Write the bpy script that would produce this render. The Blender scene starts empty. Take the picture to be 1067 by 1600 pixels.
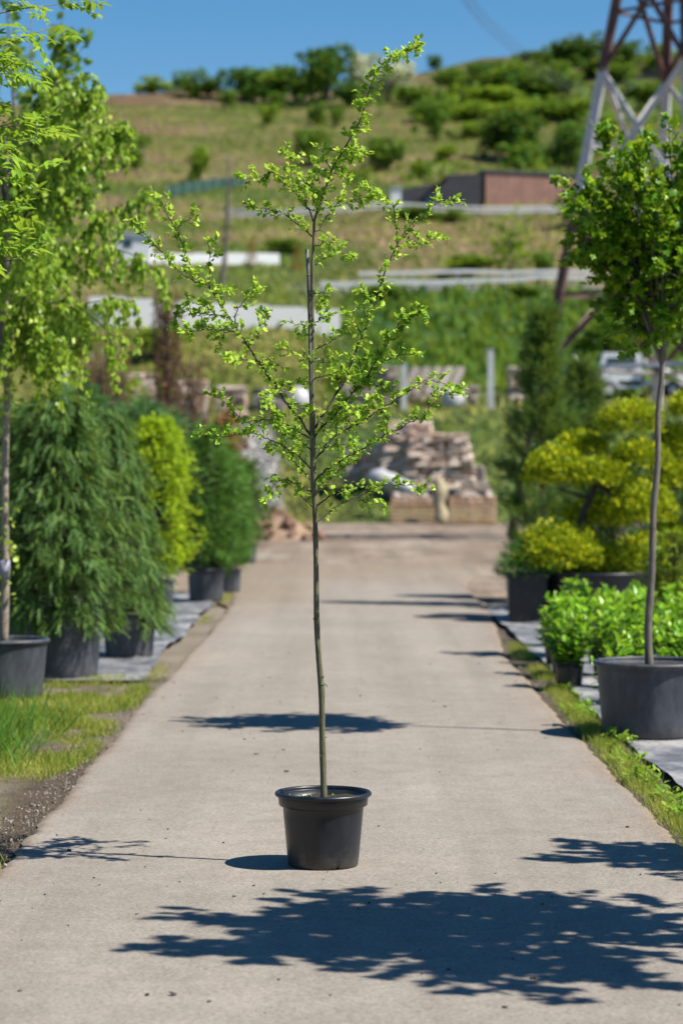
import bpy, math, random
import numpy as np
from mathutils import Vector, Matrix, Euler

# ------------------------------------------------------------------ camera, sky, sun, exposure
scene = bpy.context.scene
H = 1.87            # camera height
F = 3778.0          # focal length in photo pixels (85 mm on a 36 mm tall frame)
PITCH = math.atan(60.0 / F)
FOCUS = 11.45
cam_d = bpy.data.cameras.new('camera')
cam = bpy.data.objects.new('camera', cam_d)
scene.collection.objects.link(cam)
cam_d.sensor_fit = 'VERTICAL'; cam_d.sensor_height = 36.0; cam_d.sensor_width = 24.0
cam_d.lens = 85.0
cam.location = (0, 0, H)
cam.rotation_euler = (math.pi / 2 - PITCH, 0, 0)
cam_d.clip_start = 0.1; cam_d.clip_end = 5000
cam_d.dof.use_dof = True
cam_d.dof.focus_distance = FOCUS
cam_d.dof.aperture_fstop = 2.45
scene.camera = cam

SUN_EL = math.radians(53.5)
sun_h = Vector((0.947, -0.32))
world = bpy.data.worlds.new('World'); scene.world = world; world.use_nodes = True
wn = world.node_tree
bg = wn.nodes['Background']
sky = wn.nodes.new('ShaderNodeTexSky')
sky.sky_type = 'NISHITA'; sky.sun_disc = False
sky.sun_elevation = SUN_EL
sky.sun_rotation = math.atan2(sun_h.x, sun_h.y)
sky.altitude = 300; sky.air_density = 1.0; sky.dust_density = 0.15; sky.ozone_density = 2.6
hsv = wn.nodes.new('ShaderNodeHueSaturation'); hsv.inputs['Saturation'].default_value = 1.38
wn.links.new(sky.outputs[0], hsv.inputs['Color']); wn.links.new(hsv.outputs[0], bg.inputs[0])
bg.inputs[1].default_value = 0.061
sd = bpy.data.lights.new('sun', 'SUN')
sd.energy = 4.6; sd.angle = math.radians(0.53); sd.color = (1.0, 0.945, 0.85)
sun = bpy.data.objects.new('sun', sd); scene.collection.objects.link(sun)
sv = Vector((sun_h.x * math.cos(SUN_EL), sun_h.y * math.cos(SUN_EL), math.sin(SUN_EL)))
sun.rotation_euler = sv.to_track_quat('Z', 'Y').to_euler()
sun.location = (20, -8, 30)
scene.view_settings.view_transform = 'Standard'
scene.view_settings.look = 'None'
scene.view_settings.gamma = 1.0
scene.view_settings.exposure = 0.92
scene.view_settings.use_curve_mapping = False
scene.cycles.max_bounces = 8
scene.cycles.transparent_max_bounces = 4

COL = scene.collection
rng = np.random.default_rng(11)
random.seed(5)

# ------------------------------------------------------------------ photo pixel -> world
_c, _s = math.cos(PITCH), math.sin(PITCH)
def P(px, py, Y):
    """point of the place seen at photo pixel (px, py) that lies Y metres ahead"""
    u = (px - 533.5) / F; v = (800.0 - py) / F
    dx, dy, dz = u, _c + v * _s, -_s + v * _c
    t = Y / dy
    return np.array([dx * t, Y, H + dz * t])
def ground_Y(py): return H * F / (py - 740.0)

# ------------------------------------------------------------------ numpy noise
def _hash(ix, iy, seed):
    h = (ix * 374761393 + iy * 668265263 + seed * 974634777) & 0xFFFFFFFF
    h = ((h ^ (h >> 13)) * 1274126177) & 0xFFFFFFFF
    return ((h ^ (h >> 16)) & 0xFFFF) / 65535.0
def vn(x, y, seed=0):
    x = np.asarray(x, float); y = np.asarray(y, float)
    ix = np.floor(x).astype(np.int64); iy = np.floor(y).astype(np.int64)
    fx = x - ix; fy = y - iy
    fx = fx * fx * (3 - 2 * fx); fy = fy * fy * (3 - 2 * fy)
    a = _hash(ix, iy, seed); b = _hash(ix + 1, iy, seed); c = _hash(ix, iy + 1, seed); d = _hash(ix + 1, iy + 1, seed)
    return (a * (1 - fx) + b * fx) * (1 - fy) + (c * (1 - fx) + d * fx) * fy
def fbm(x, y, seed=0, o=4):
    s = 0; a = 0.5; n = 0
    for k in range(o):
        s = s + a * vn(np.asarray(x) * 2 ** k, np.asarray(y) * 2 ** k, seed + k); n += a; a *= 0.5
    return s / n

# ------------------------------------------------------------------ object helpers
def link(o): COL.objects.link(o); return o
def tag(o, label=None, cat=None, group=None, kind=None):
    if label: o['label'] = label
    if cat: o['category'] = cat
    if group: o['group'] = group
    if kind: o['kind'] = kind
    return o
def empty(name, loc, label=None, cat=None, group=None, rz=0):
    o = bpy.data.objects.new(name, None); o.empty_display_size = 0.2
    o.location = Vector([float(c) for c in loc]); o.rotation_euler = (0, 0, rz)
    link(o); return tag(o, label, cat, group)
def root_of(p):
    while p.parent: p = p.parent
    return p
def mesh_np(V, T, var=None, smooth=False, cov=None):
    V = np.asarray(V, np.float32); T = np.asarray(T, np.int32)
    me = bpy.data.meshes.new('m')
    me.vertices.add(len(V)); me.vertices.foreach_set('co', V.ravel())
    k = T.shape[1]
    me.loops.add(T.size); me.loops.foreach_set('vertex_index', T.ravel())
    me.polygons.add(len(T))
    me.polygons.foreach_set('loop_start', np.arange(0, T.size, k, dtype=np.int32))
    try: me.polygons.foreach_set('loop_total', np.full(len(T), k, np.int32))
    except Exception: pass
    if smooth: me.polygons.foreach_set('use_smooth', np.ones(len(T), bool))
    if var is not None:
        a = me.attributes.new('var', 'FLOAT', 'POINT'); a.data.foreach_set('value', np.asarray(var, np.float32))
    if cov is not None:
        a = me.attributes.new('cover', 'FLOAT_COLOR', 'POINT'); a.data.foreach_set('color', np.asarray(cov, np.float32).ravel())
    me.update(calc_edges=True); me.validate()
    return me
def obj(name, me, mat, parent=None, world=True):
    """one mesh object; mesh coordinates are world ones (world=True) or local to the thing"""
    me.name = name
    if mat is not None and len(me.materials) == 0: me.materials.append(mat)
    o = bpy.data.objects.new(name, me); link(o)
    if parent is not None:
        if world:
            r = root_of(parent)
            me.transform(Matrix.Translation(-r.location))
        o.parent = parent
    return o
class MB:
    """collects triangles"""
    def __init__(s): s.V = []; s.T = []; s.A = []; s.n = 0
    def add(s, V, T, var=0.5):
        V = np.asarray(V, float); T = np.asarray(T, int)
        s.V.append(V); s.T.append(T + s.n); s.n += len(V)
        s.A.append(np.full(len(V), var) if np.isscalar(var) else np.asarray(var))
    def box(s, c, size, rz=0, jit=0, rx=0, ry=0, var=0.5):
        sx, sy, sz = np.array(size) / 2
        V = np.array([[x, y, z] for z in (-sz, sz) for y in (-sy, sy) for x in (-sx, sx)], float)
        if jit: V += rng.normal(0, jit, V.shape)
        M = np.array(Euler((rx, ry, rz)).to_matrix())
        V = V @ M.T + np.array(c)
        Q = [(0, 2, 3, 1), (4, 5, 7, 6), (0, 1, 5, 4), (2, 6, 7, 3), (0, 4, 6, 2), (1, 3, 7, 5)]
        s.add(V, [t for q in Q for t in ((q[0], q[1], q[2]), (q[0], q[2], q[3]))], var)
    def tube(s, pts, r, n=6, var=0.5, cap=True):
        pts = np.asarray(pts, float); m = len(pts)
        r = np.full(m, r) if np.isscalar(r) else np.asarray(r, float)
        tg = np.gradient(pts, axis=0); tg /= np.linalg.norm(tg, axis=1)[:, None] + 1e-9
        up = np.array([0, 0, 1.0]) if abs(tg[0][2]) < 0.9 else np.array([1.0, 0, 0])
        a = np.cross(tg, up); a /= np.linalg.norm(a, axis=1)[:, None] + 1e-9
        b = np.cross(a, tg)
        th = np.arange(n) * 2 * math.pi / n
        V = (pts[:, None] + r[:, None, None] * (np.cos(th)[None, :, None] * a[:, None] + np.sin(th)[None, :, None] * b[:, None])).reshape(-1, 3)
        T = []
        for i in range(m - 1):
            for k in range(n):
                p, q = i * n + k, i * n + (k + 1) % n
                T += [(p, q, q + n), (p, q + n, p + n)]
        if cap:
            for k in range(1, n - 1):
                T += [(0, k + 1, k), ((m - 1) * n, (m - 1) * n + k, (m - 1) * n + k + 1)]
        s.add(V, T, var)
    def lathe(s, c, prof, n=40, var=0.5, squash=1.0):
        prof = np.asarray(prof, float); th = np.arange(n) * 2 * math.pi / n
        V = np.stack([prof[:, None, 0] * np.cos(th), prof[:, None, 0] * np.sin(th) * squash, np.repeat(prof[:, 1:2], n, 1)], -1).reshape(-1, 3) + np.array(c)
        T = []
        for i in range(len(prof) - 1):
            for k in range(n):
                p, q = i * n + k, i * n + (k + 1) % n
                T += [(p, q, q + n), (p, q + n, p + n)]
        s.add(V, T, var)
    def mesh(s, smooth=False):
        me = mesh_np(np.vstack(s.V), np.vstack(s.T), np.concatenate(s.A), smooth)
        if not smooth: me.shade_flat()
        return me
    def build(s, name, mat, parent=None, smooth=False, world=True): return obj(name, s.mesh(smooth), mat, parent, world)

def smooth_path(pts, k=4):
    """Catmull-Rom through pts"""
    p = np.asarray(pts, float)
    if len(p) < 3: return np.array([p[0] + (p[-1] - p[0]) * t for t in np.linspace(0, 1, k + 1)])
    q = np.vstack([2 * p[0] - p[1], p, 2 * p[-1] - p[-2]]); out = []
    for i in range(1, len(q) - 2):
        for t in np.arange(k) / k:
            out.append(0.5 * ((2 * q[i]) + (-q[i - 1] + q[i + 1]) * t + (2 * q[i - 1] - 5 * q[i] + 4 * q[i + 1] - q[i + 2]) * t * t + (-q[i - 1] + 3 * q[i] - 3 * q[i + 1] + q[i + 2]) * t ** 3))
    out.append(p[-1]); return np.array(out)

# ------------------------------------------------------------------ materials
def new_mat(name):
    m = bpy.data.materials.new(name); m.use_nodes = True
    nt = m.node_tree; return m, nt, nt.nodes['Principled BSDF']
def N(nt, kind, **kw):
    n = nt.nodes.new(kind)
    for k, v in kw.items(): setattr(n, k, v)
    return n
def ramp(nt, stops):
    r = nt.nodes.new('ShaderNodeValToRGB'); e = r.color_ramp.elements
    while len(e) < len(stops): e.new(0.5)
    for el, (p, c) in zip(e, stops): el.position = p; el.color = (*c, 1) if len(c) == 3 else c
    return r
def noise(nt, scale, detail=5, rough=0.6, coord='Object', vec=None, dist=0):
    tc = nt.nodes.new('ShaderNodeTexCoord'); n = nt.nodes.new('ShaderNodeTexNoise')
    n.inputs['Scale'].default_value = scale; n.inputs['Detail'].default_value = detail; n.inputs['Roughness'].default_value = rough
    n.inputs['Distortion'].default_value = dist
    if vec is not None:
        mp = nt.nodes.new('ShaderNodeMapping'); mp.inputs['Scale'].default_value = vec
        nt.links.new(tc.outputs[coord], mp.inputs[0]); nt.links.new(mp.outputs[0], n.inputs['Vector'])
    else: nt.links.new(tc.outputs[coord], n.inputs['Vector'])
    return n
def bump(nt, b, src, strength, dist=0.01):
    bp = nt.nodes.new('ShaderNodeBump'); bp.inputs['Strength'].default_value = strength; bp.inputs['Distance'].default_value = dist
    nt.links.new(src, bp.inputs['Height']); nt.links.new(bp.outputs[0], b.inputs['Normal']); return bp
def mix(nt, a, b, fac, mode='MIX'):
    m = nt.nodes.new('ShaderNodeMix'); m.data_type = 'RGBA'; m.blend_type = mode
    if isinstance(fac, (int, float)): m.inputs[0].default_value = fac
    else: nt.links.new(fac, m.inputs[0])
    for i, c in ((6, a), (7, b)):
        if isinstance(c, tuple): m.inputs[i].default_value = (*c, 1)
        else: nt.links.new(c, m.inputs[i])
    return m.outputs[2]

def lg(c): return (min(.8, c[0] * 1.12), min(.8, c[1] * 1.18), c[2] * .95)
def leaf_mat(name, dark, mid, light, rough=0.45, transl=0.35, spec=0.4):
    m, nt, b = new_mat(name)
    at = N(nt, 'ShaderNodeAttribute', attribute_name='var')
    r = ramp(nt, [(0.0, lg(dark)), (0.5, lg(mid)), (1.0, lg(light))])
    nt.links.new(at.outputs['Fac'], r.inputs[0]); nt.links.new(r.outputs[0], b.inputs['Base Color'])
    b.inputs['Roughness'].default_value = rough; b.inputs['Specular IOR Level'].default_value = spec * .55
    tr = N(nt, 'ShaderNodeBsdfTranslucent')
    tcol = mix(nt, r.outputs[0], (0.55, 0.66, 0.05), 0.4)
    nt.links.new(tcol, tr.inputs[0])
    mx = N(nt, 'ShaderNodeMixShader'); mx.inputs[0].default_value = transl * 1.15
    nt.links.new(b.outputs[0], mx.inputs[1]); nt.links.new(tr.outputs[0], mx.inputs[2])
    nt.links.new(mx.outputs[0], nt.nodes['Material Output'].inputs[0])
    return m
K = 0.74
def sc_(c): return tuple(x * K for x in c)
def plain(name, c1, c2, scale=20, rough=0.7, bmp=0.3, dist=0.01, vec=None, metal=0, spec=0.4, detail=5):
    m, nt, b = new_mat(name)
    n = noise(nt, scale, detail, 0.65, vec=vec)
    r = ramp(nt, [(0.3, sc_(c1)), (0.7, sc_(c2))]); nt.links.new(n.outputs[0], r.inputs[0]); nt.links.new(r.outputs[0], b.inputs['Base Color'])
    b.inputs['Roughness'].default_value = rough; b.inputs['Metallic'].default_value = metal; b.inputs['Specular IOR Level'].default_value = spec
    if bmp: bump(nt, b, n.outputs[0], bmp, dist)
    return m
def var_mat(name, c1, c2, scale=8, rough=0.8, spread=0.5):
    """colour differs by piece (attribute var) plus grain"""
    m, nt, b = new_mat(name)
    at = N(nt, 'ShaderNodeAttribute', attribute_name='var')
    oi = N(nt, 'ShaderNodeObjectInfo')
    ad = N(nt, 'ShaderNodeMath', operation='ADD'); nt.links.new(at.outputs['Fac'], ad.inputs[0]); nt.links.new(oi.outputs['Random'], ad.inputs[1])
    fr = N(nt, 'ShaderNodeMath', operation='FRACT'); nt.links.new(ad.outputs[0], fr.inputs[0])
    r = ramp(nt, [(0, sc_(c1)), (1, sc_(c2))]); nt.links.new(fr.outputs[0], r.inputs[0])
    n = noise(nt, scale, 5, 0.65)
    r2 = ramp(nt, [(0.25, (0.6, 0.6, 0.6)), (0.75, (1.15, 1.15, 1.15))]); nt.links.new(n.outputs[0], r2.inputs[0])
    nt.links.new(mix(nt, r.outputs[0], r2.outputs[0], 1.0, 'MULTIPLY'), b.inputs['Base Color'])
    b.inputs['Roughness'].default_value = rough; bump(nt, b, n.outputs[0], 0.4, 0.02)
    return m

M = {}
# road: old pale asphalt with aggregate speckle, dusty patches and dark drips
m, nt, b = new_mat('asphalt'); M['asphalt'] = m
n1 = noise(nt, 0.55, 5, 0.6); n2 = noise(nt, 62, 6, 0.85); n3 = noise(nt, 5, 7, 0.75); n4 = noise(nt, 300, 2, 0.6)
r1 = ramp(nt, [(0.3, (0.232, 0.206, 0.178)), (0.7, (0.282, 0.252, 0.219))]); nt.links.new(n1.outputs[0], r1.inputs[0])
r2 = ramp(nt, [(0.36, (0.42, 0.42, 0.43)), (0.45, (0.88, 0.88, 0.88)), (0.54, (1.04, 1.04, 1.04)), (0.64, (1.42, 1.39, 1.34))]); nt.links.new(n2.outputs[0], r2.inputs[0])
r3 = ramp(nt, [(0.34, (0.86, 0.855, 0.85)), (0.6, (1.03, 1.03, 1.02))]); nt.links.new(n3.outputs[0], r3.inputs[0])
at = N(nt, 'ShaderNodeAttribute', attribute_name='var')   # dust / bare aggregate towards the edges
n5 = noise(nt, 1.0, 4, 0.6, vec=(2.2, 0.06, 1)); r5 = ramp(nt, [(0.35, (0.90, 0.895, 0.89)), (0.6, (1.04, 1.035, 1.03))]); nt.links.new(n5.outputs[0], r5.inputs[0])
c = mix(nt, r1.outputs[0], (0.225, 0.180, 0.135), at.outputs['Fac'])
c = mix(nt, c, r2.outputs[0], 1.0, 'MULTIPLY'); c = mix(nt, c, r3.outputs[0], 1.0, 'MULTIPLY'); c = mix(nt, c, r5.outputs[0], 1.0, 'MULTIPLY')
nt.links.new(c, b.inputs['Base Color']); b.inputs['Roughness'].default_value = 0.92; b.inputs['Specular IOR Level'].default_value = 0.25
addb = N(nt, 'ShaderNodeMath', operation='ADD'); nt.links.new(n2.outputs[0], addb.inputs[0]); nt.links.new(n4.outputs[0], addb.inputs[1])
bump(nt, b, addb.outputs[0], 0.45, 0.006)
# bare ground / verge soil, colour by attribute cover
def cover_mat(name, scale, spk):
    m, nt, b = new_mat(name)
    at = N(nt, 'ShaderNodeAttribute', attribute_name='cover')
    n = noise(nt, scale, 7, 0.7); n2 = noise(nt, scale * 9, 3, 0.7)
    r = ramp(nt, [(0.25, (1 - spk,) * 3), (0.75, (1 + spk,) * 3)]); nt.links.new(n.outputs[0], r.inputs[0])
    r2 = ramp(nt, [(0.25, (1 - spk,) * 3), (0.75, (1 + spk,) * 3)]); nt.links.new(n2.outputs[0], r2.inputs[0])
    c = mix(nt, at.outputs['Color'], (0.84,) * 3, 1.0, 'MULTIPLY'); c = mix(nt, c, r.outputs[0], 1.0, 'MULTIPLY'); c = mix(nt, c, r2.outputs[0], 1.0, 'MULTIPLY')
    nt.links.new(c, b.inputs['Base Color']); b.inputs['Roughness'].default_value = 0.95; b.inputs['Specular IOR Level'].default_value = 0.2
    bump(nt, b, n2.outputs[0], 0.8, 1.5 / scale)
    return m
M['verge'] = cover_mat('verge_soil', 9, 0.35)
M['hill'] = cover_mat('hill_grassland', 0.12, 0.32)
M['ground'] = plain('ground_soil', (0.16, 0.13, 0.095), (0.27, 0.23, 0.18), 0.8, 0.95, 0.3)
m, nt, b = new_mat('yard_dirt'); M['yard'] = m
ya1 = noise(nt, 0.22, 6, 0.7, vec=(1, .55, 1)); ya2 = noise(nt, 2.2, 7, 0.8, vec=(1, .5, 1)); ya3 = noise(nt, 0.9, 3, .6, vec=(1.6, .10, 1))
r1 = ramp(nt, [(0.36, (0.145, 0.098, 0.064)), (0.5, (0.215, 0.165, 0.118)), (0.64, (0.285, 0.240, 0.192))]); nt.links.new(ya1.outputs[0], r1.inputs[0])
r2 = ramp(nt, [(0.36, (0.66, 0.64, 0.62)), (0.6, (1.1, 1.1, 1.1))]); nt.links.new(ya2.outputs[0], r2.inputs[0])
r3 = ramp(nt, [(0.40, (0.78, 0.77, 0.75)), (0.56, (1.06, 1.06, 1.06))]); nt.links.new(ya3.outputs[0], r3.inputs[0])
c = mix(nt, r1.outputs[0], r2.outputs[0], 1.0, 'MULTIPLY'); nt.links.new(mix(nt, c, r3.outputs[0], 1.0, 'MULTIPLY'), b.inputs['Base Color'])
b.inputs['Roughness'].default_value = .95; bump(nt, b, ya2.outputs[0], .8, .08)
# woven ground cloth
m, nt, b = new_mat('ground_cloth'); M['cloth'] = m
n1 = noise(nt, 2.2, 6, 0.7, vec=(1, 0.5, 1)); n2 = noise(nt, 14, 5, 0.7)
r1 = ramp(nt, [(0.36, (0.06, 0.066, 0.078)), (0.5, (0.15, 0.158, 0.175)), (0.63, (0.34, 0.33, 0.325))]); nt.links.new(n1.outputs[0], r1.inputs[0])
r2 = ramp(nt, [(0.3, (0.75, 0.75, 0.76)), (0.7, (1.15, 1.13, 1.1))]); nt.links.new(n2.outputs[0], r2.inputs[0])
nt.links.new(mix(nt, r1.outputs[0], r2.outputs[0], 1.0, 'MULTIPLY'), b.inputs['Base Color']); b.inputs['Roughness'].default_value = 0.6
bump(nt, b, n2.outputs[0], 0.3, 0.01)
# black pot plastic: faintly scuffed and dusty
def pot_mat(name, base, dust, rough):
    m, nt, b = new_mat(name)
    n1 = noise(nt, 9, 6, 0.7, vec=(1, 1, 0.35)); n2 = noise(nt, 70, 4, 0.7, vec=(1, 1, 0.15))
    base, dust = sc_(base), sc_(dust)
    r1 = ramp(nt, [(0.42, base), (0.8, dust)]); nt.links.new(n1.outputs[0], r1.inputs[0])
    r2 = ramp(nt, [(0.62, (0, 0, 0)), (0.75, (1, 1, 1))]); nt.links.new(n2.outputs[0], r2.inputs[0])
    ms = N(nt, 'ShaderNodeMath', operation='MULTIPLY'); nt.links.new(r2.outputs[0], ms.inputs[0]); ms.inputs[1].default_value = 0.28
    nt.links.new(mix(nt, r1.outputs[0], dust, ms.outputs[0]), b.inputs['Base Color'])
    tcz = N(nt, 'ShaderNodeTexCoord'); sx = N(nt, 'ShaderNodeSeparateXYZ'); nt.links.new(tcz.outputs['Object'], sx.inputs[0])
    n7 = noise(nt, 22, 6, 0.75); su = N(nt, 'ShaderNodeMath', operation='MULTIPLY_ADD'); nt.links.new(n7.outputs[0], su.inputs[0]); su.inputs[1].default_value = -.30; nt.links.new(sx.outputs[2], su.inputs[2])
    mr = N(nt, 'ShaderNodeMapRange'); nt.links.new(su.outputs[0], mr.inputs[0]); mr.inputs[1].default_value = -.16; mr.inputs[2].default_value = -.06; mr.inputs[3].default_value = .3; mr.inputs[4].default_value = 0
    src = b.inputs['Base Color'].links[0].from_socket; nt.links.new(mix(nt, src, (0.15, 0.125, 0.095), mr.outputs[0]), b.inputs['Base Color'])
    rr = N(nt, 'ShaderNodeMapRange'); nt.links.new(n1.outputs[0], rr.inputs[0]); rr.inputs[3].default_value = rough - 0.1; rr.inputs[4].default_value = rough + 0.18
    nt.links.new(rr.outputs[0], b.inputs['Roughness']); b.inputs['Specular IOR Level'].default_value = 0.5
    bump(nt, b, n2.outputs[0], 0.06, 0.002)
    return m
M['pot'] = pot_mat('black_plastic', (0.006, 0.0085, 0.0135), (0.026, 0.031, 0.040), 0.33)
M['potgrey'] = pot_mat('dusty_black_plastic', (0.040, 0.047, 0.061), (0.125, 0.134, 0.152), 0.5)
M['soil'] = plain('potting_soil', (0.02, 0.014, 0.009), (0.09, 0.07, 0.05), 60, 0.95, 1.0, 0.02)
M['bark_young'] = plain('green_grey_bark', (0.075, 0.07, 0.035), (0.23, 0.215, 0.12), 40, 0.75, 0.5, 0.004, vec=(1, 1, 0.35))
M['bark_dark'] = plain('dark_twig_bark', (0.03, 0.024, 0.018), (0.09, 0.075, 0.055), 60, 0.8, 0.5, 0.004, vec=(1, 1, 0.4))
M['bark_grey'] = plain('grey_bark', (0.10, 0.085, 0.065), (0.26, 0.23, 0.185), 30, 0.8, 0.6, 0.006, vec=(1, 1, 0.3))
M['bark_pale'] = plain('pale_birch_bark', (0.22, 0.17, 0.12), (0.45, 0.38, 0.30), 25, 0.75, 0.4, 0.005, vec=(1, 1, 2))
M['bark_red'] = plain('reddish_bark', (0.09, 0.045, 0.035), (0.20, 0.11, 0.085), 20, 0.85, 0.4)
M['stake'] = plain('weathered_bamboo', (0.05, 0.05, 0.045), (0.30, 0.29, 0.27), 40, 0.7, 0.3, 0.003, vec=(1, 1, 0.15))
M['tie_blue'] = plain('blue_tie', (0.012, 0.02, 0.06), (0.02, 0.03, 0.09), 30, 0.4, 0)
M['tie_green'] = plain('green_tie', (0.03, 0.11, 0.07), (0.05, 0.16, 0.1), 30, 0.5, 0)
M['leaf_main'] = leaf_mat('fresh_hawthorn_leaf', (0.085, 0.20, 0.022), (0.25, 0.40, 0.045), (0.52, 0.62, 0.10), 0.42, 0.36, 0.35)
M['leaf_birch'] = leaf_mat('birch_leaf', (0.075, 0.18, 0.02), (0.25, 0.38, 0.045), (0.52, 0.58, 0.14), 0.38, 0.38, 0.5)
M['leaf_ash'] = leaf_mat('pinnate_leaf', (0.06, 0.15, 0.014), (0.155, 0.29, 0.024), (0.34, 0.46, 0.05), 0.45, 0.38, 0.35)
M['leaf_round'] = leaf_mat('broad_leaf', (0.035, 0.11, 0.012), (0.11, 0.23, 0.015), (0.28, 0.38, 0.03), 0.45, 0.34, 0.4)
M['leaf_maple'] = leaf_mat('field_maple_leaf', (0.022, 0.10, 0.006), (0.10, 0.235, 0.008), (0.42, 0.51, 0.016), 0.42, 0.3, 0.4)
M['leaf_laurel'] = leaf_mat('glossy_laurel_leaf', (0.028, 0.12, 0.008), (0.115, 0.30, 0.012), (0.32, 0.50, 0.04), 0.3, 0.3, 0.5)
M['leaf_gold'] = leaf_mat('golden_shrub_leaf', (0.10, 0.20, 0.008), (0.25, 0.36, 0.010), (0.48, 0.54, 0.02), 0.5, 0.35, 0.3)
M['needle_dark'] = leaf_mat('dark_spruce_needles', (0.02, 0.06, 0.018), (0.065, 0.135, 0.035), (0.15, 0.225, 0.06), 0.5, 0.22, 0.35)
M['needle_pine'] = leaf_mat('green_pine_needles', (0.025, 0.08, 0.018), (0.075, 0.18, 0.035), (0.16, 0.28, 0.055), 0.5, 0.12, 0.35)
M['needle_blue'] = leaf_mat('blue_green_needles', (0.02, 0.075, 0.028), (0.05, 0.14, 0.05), (0.10, 0.21, 0.07), 0.5, 0.12, 0.35)
M['needle_gold'] = leaf_mat('golden_yew_needles', (0.03, 0.085, 0.006), (0.21, 0.28, 0.007), (0.62, 0.55, 0.012), 0.5, 0.12, 0.3)
M['leaf_red'] = leaf_mat('red_brown_leaf', (0.10, 0.05, 0.03), (0.22, 0.09, 0.05), (0.34, 0.16, 0.07), 0.5, 0.3, 0.3)
M['far_dark'] = leaf_mat('far_tree_dark', (0.012, 0.045, 0.008), (0.035, 0.095, 0.014), (0.075, 0.15, 0.022), 0.6, 0.2, 0.2)
M['far_mid'] = leaf_mat('far_tree_mid', (0.03, 0.08, 0.012), (0.075, 0.155, 0.018), (0.14, 0.22, 0.03), 0.6, 0.25, 0.2)
M['far_light'] = leaf_mat('far_tree_light', (0.07, 0.13, 0.012), (0.14, 0.22, 0.02), (0.24, 0.31, 0.03), 0.6, 0.3, 0.2)
M['far_white'] = leaf_mat('far_tree_blossom', (0.22, 0.24, 0.20), (0.42, 0.42, 0.38), (0.62, 0.60, 0.56), 0.6, 0.3, 0.2)
M['far_rust'] = leaf_mat('far_dead_conifer', (0.16, 0.06, 0.02), (0.28, 0.11, 0.035), (0.36, 0.16, 0.05), 0.6, 0.2, 0.2)
M['grass'] = leaf_mat('verge_grass', (0.09, 0.16, 0.02), (0.26, 0.27, 0.055), (0.50, 0.43, 0.17), 0.55, 0.35, 0.25)
M['grass_lush'] = leaf_mat('lush_grass', (0.04, 0.12, 0.03), (0.09, 0.20, 0.035), (0.20, 0.29, 0.05), 0.5, 0.35, 0.3)
M['grass_hill'] = leaf_mat('hill_grass', (0.065, 0.14, 0.018), (0.21, 0.235, 0.05), (0.42, 0.35, 0.16), 0.6, 0.3, 0.2)
M['weed'] = leaf_mat('weed_leaf', (0.06, 0.16, 0.015), (0.15, 0.28, 0.03), (0.34, 0.40, 0.07), 0.5, 0.3, 0.3)
M['steel_white'] = plain('pale_grey_steel_paint', (0.62, 0.61, 0.62), (0.88, 0.86, 0.86), 2.0, 0.55, 0.1)
M['steel_red'] = plain('faded_red_steel_paint', (0.11, 0.055, 0.047), (0.26, 0.145, 0.125), 2.0, 0.65, 0.1)
M['cable'] = plain('aluminium_cable', (0.12, 0.12, 0.12), (0.2, 0.2, 0.2), 5, 0.5, 0)
M['concrete'] = plain('pale_concrete', (0.88, 0.86, 0.85), (1.02, 1.0, 0.99), 0.2, 0.85, 0.2)
M['galv'] = plain('galvanised_steel', (0.55, 0.56, 0.58), (0.75, 0.76, 0.78), 1.0, 0.5, 0.05)
M['brick'] = plain('brown_cladding', (0.25, 0.13, 0.10), (0.37, 0.21, 0.165), 1.2, 0.8, 0.2)
M['slate'] = plain('dark_cladding', (0.05, 0.05, 0.058), (0.085, 0.085, 0.095), 1.2, 0.7, 0.1)
M['netting'] = plain('green_netting', (0.018, 0.07, 0.05), (0.03, 0.10, 0.07), 3, 0.8, 0)
M['wood'] = var_mat('pale_timber', (0.66, 0.38, 0.21), (0.95, 0.64, 0.42), 3)
M['wood_grey'] = var_mat('grey_timber', (0.24, 0.20, 0.18), (0.50, 0.43, 0.40), 3)
M['stone'] = var_mat('pinkish_stone', (0.60, 0.41, 0.31), (1.0, 0.82, 0.69), 2)
M['stone_grey'] = var_mat('grey_stone', (0.34, 0.27, 0.23), (0.62, 0.53, 0.46), 2)
M['rubble'] = var_mat('rust_rubble', (0.20, 0.085, 0.05), (0.42, 0.27, 0.19), 2)
M['white'] = plain('white_paint', (0.92, 0.93, 0.96), (1.03, 1.03, 1.05), .3, 0.4, 0)
M['plastic_white'] = plain('white_film', (0.45, 0.44, 0.46), (0.66, 0.65, 0.67), 4, 0.35, 0.5, 0.05)
M['burlap'] = plain('pale_burlap', (0.40, 0.33, 0.20), (0.56, 0.48, 0.32), 8, 0.9, 0.5, 0.03)
M['glass'] = plain('dark_glass', (0.02, 0.05, 0.07), (0.03, 0.07, 0.09), 2, 0.1, 0)
M['rubber'] = plain('rubber', (0.015, 0.015, 0.015), (0.03, 0.03, 0.03), 5, 0.8, 0)
M['grit'] = var_mat('grit', (0.05, 0.045, 0.04), (0.22, 0.19, 0.16), 30)
M['edge_gravel'] = var_mat('edge_gravel', (0.24, 0.19, 0.14), (0.50, 0.43, 0.35), 30)
M['guard'] = plain('trunk_guard', (0.30, 0.28, 0.36), (0.45, 0.42, 0.50), 12, 0.5, 0)

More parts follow.
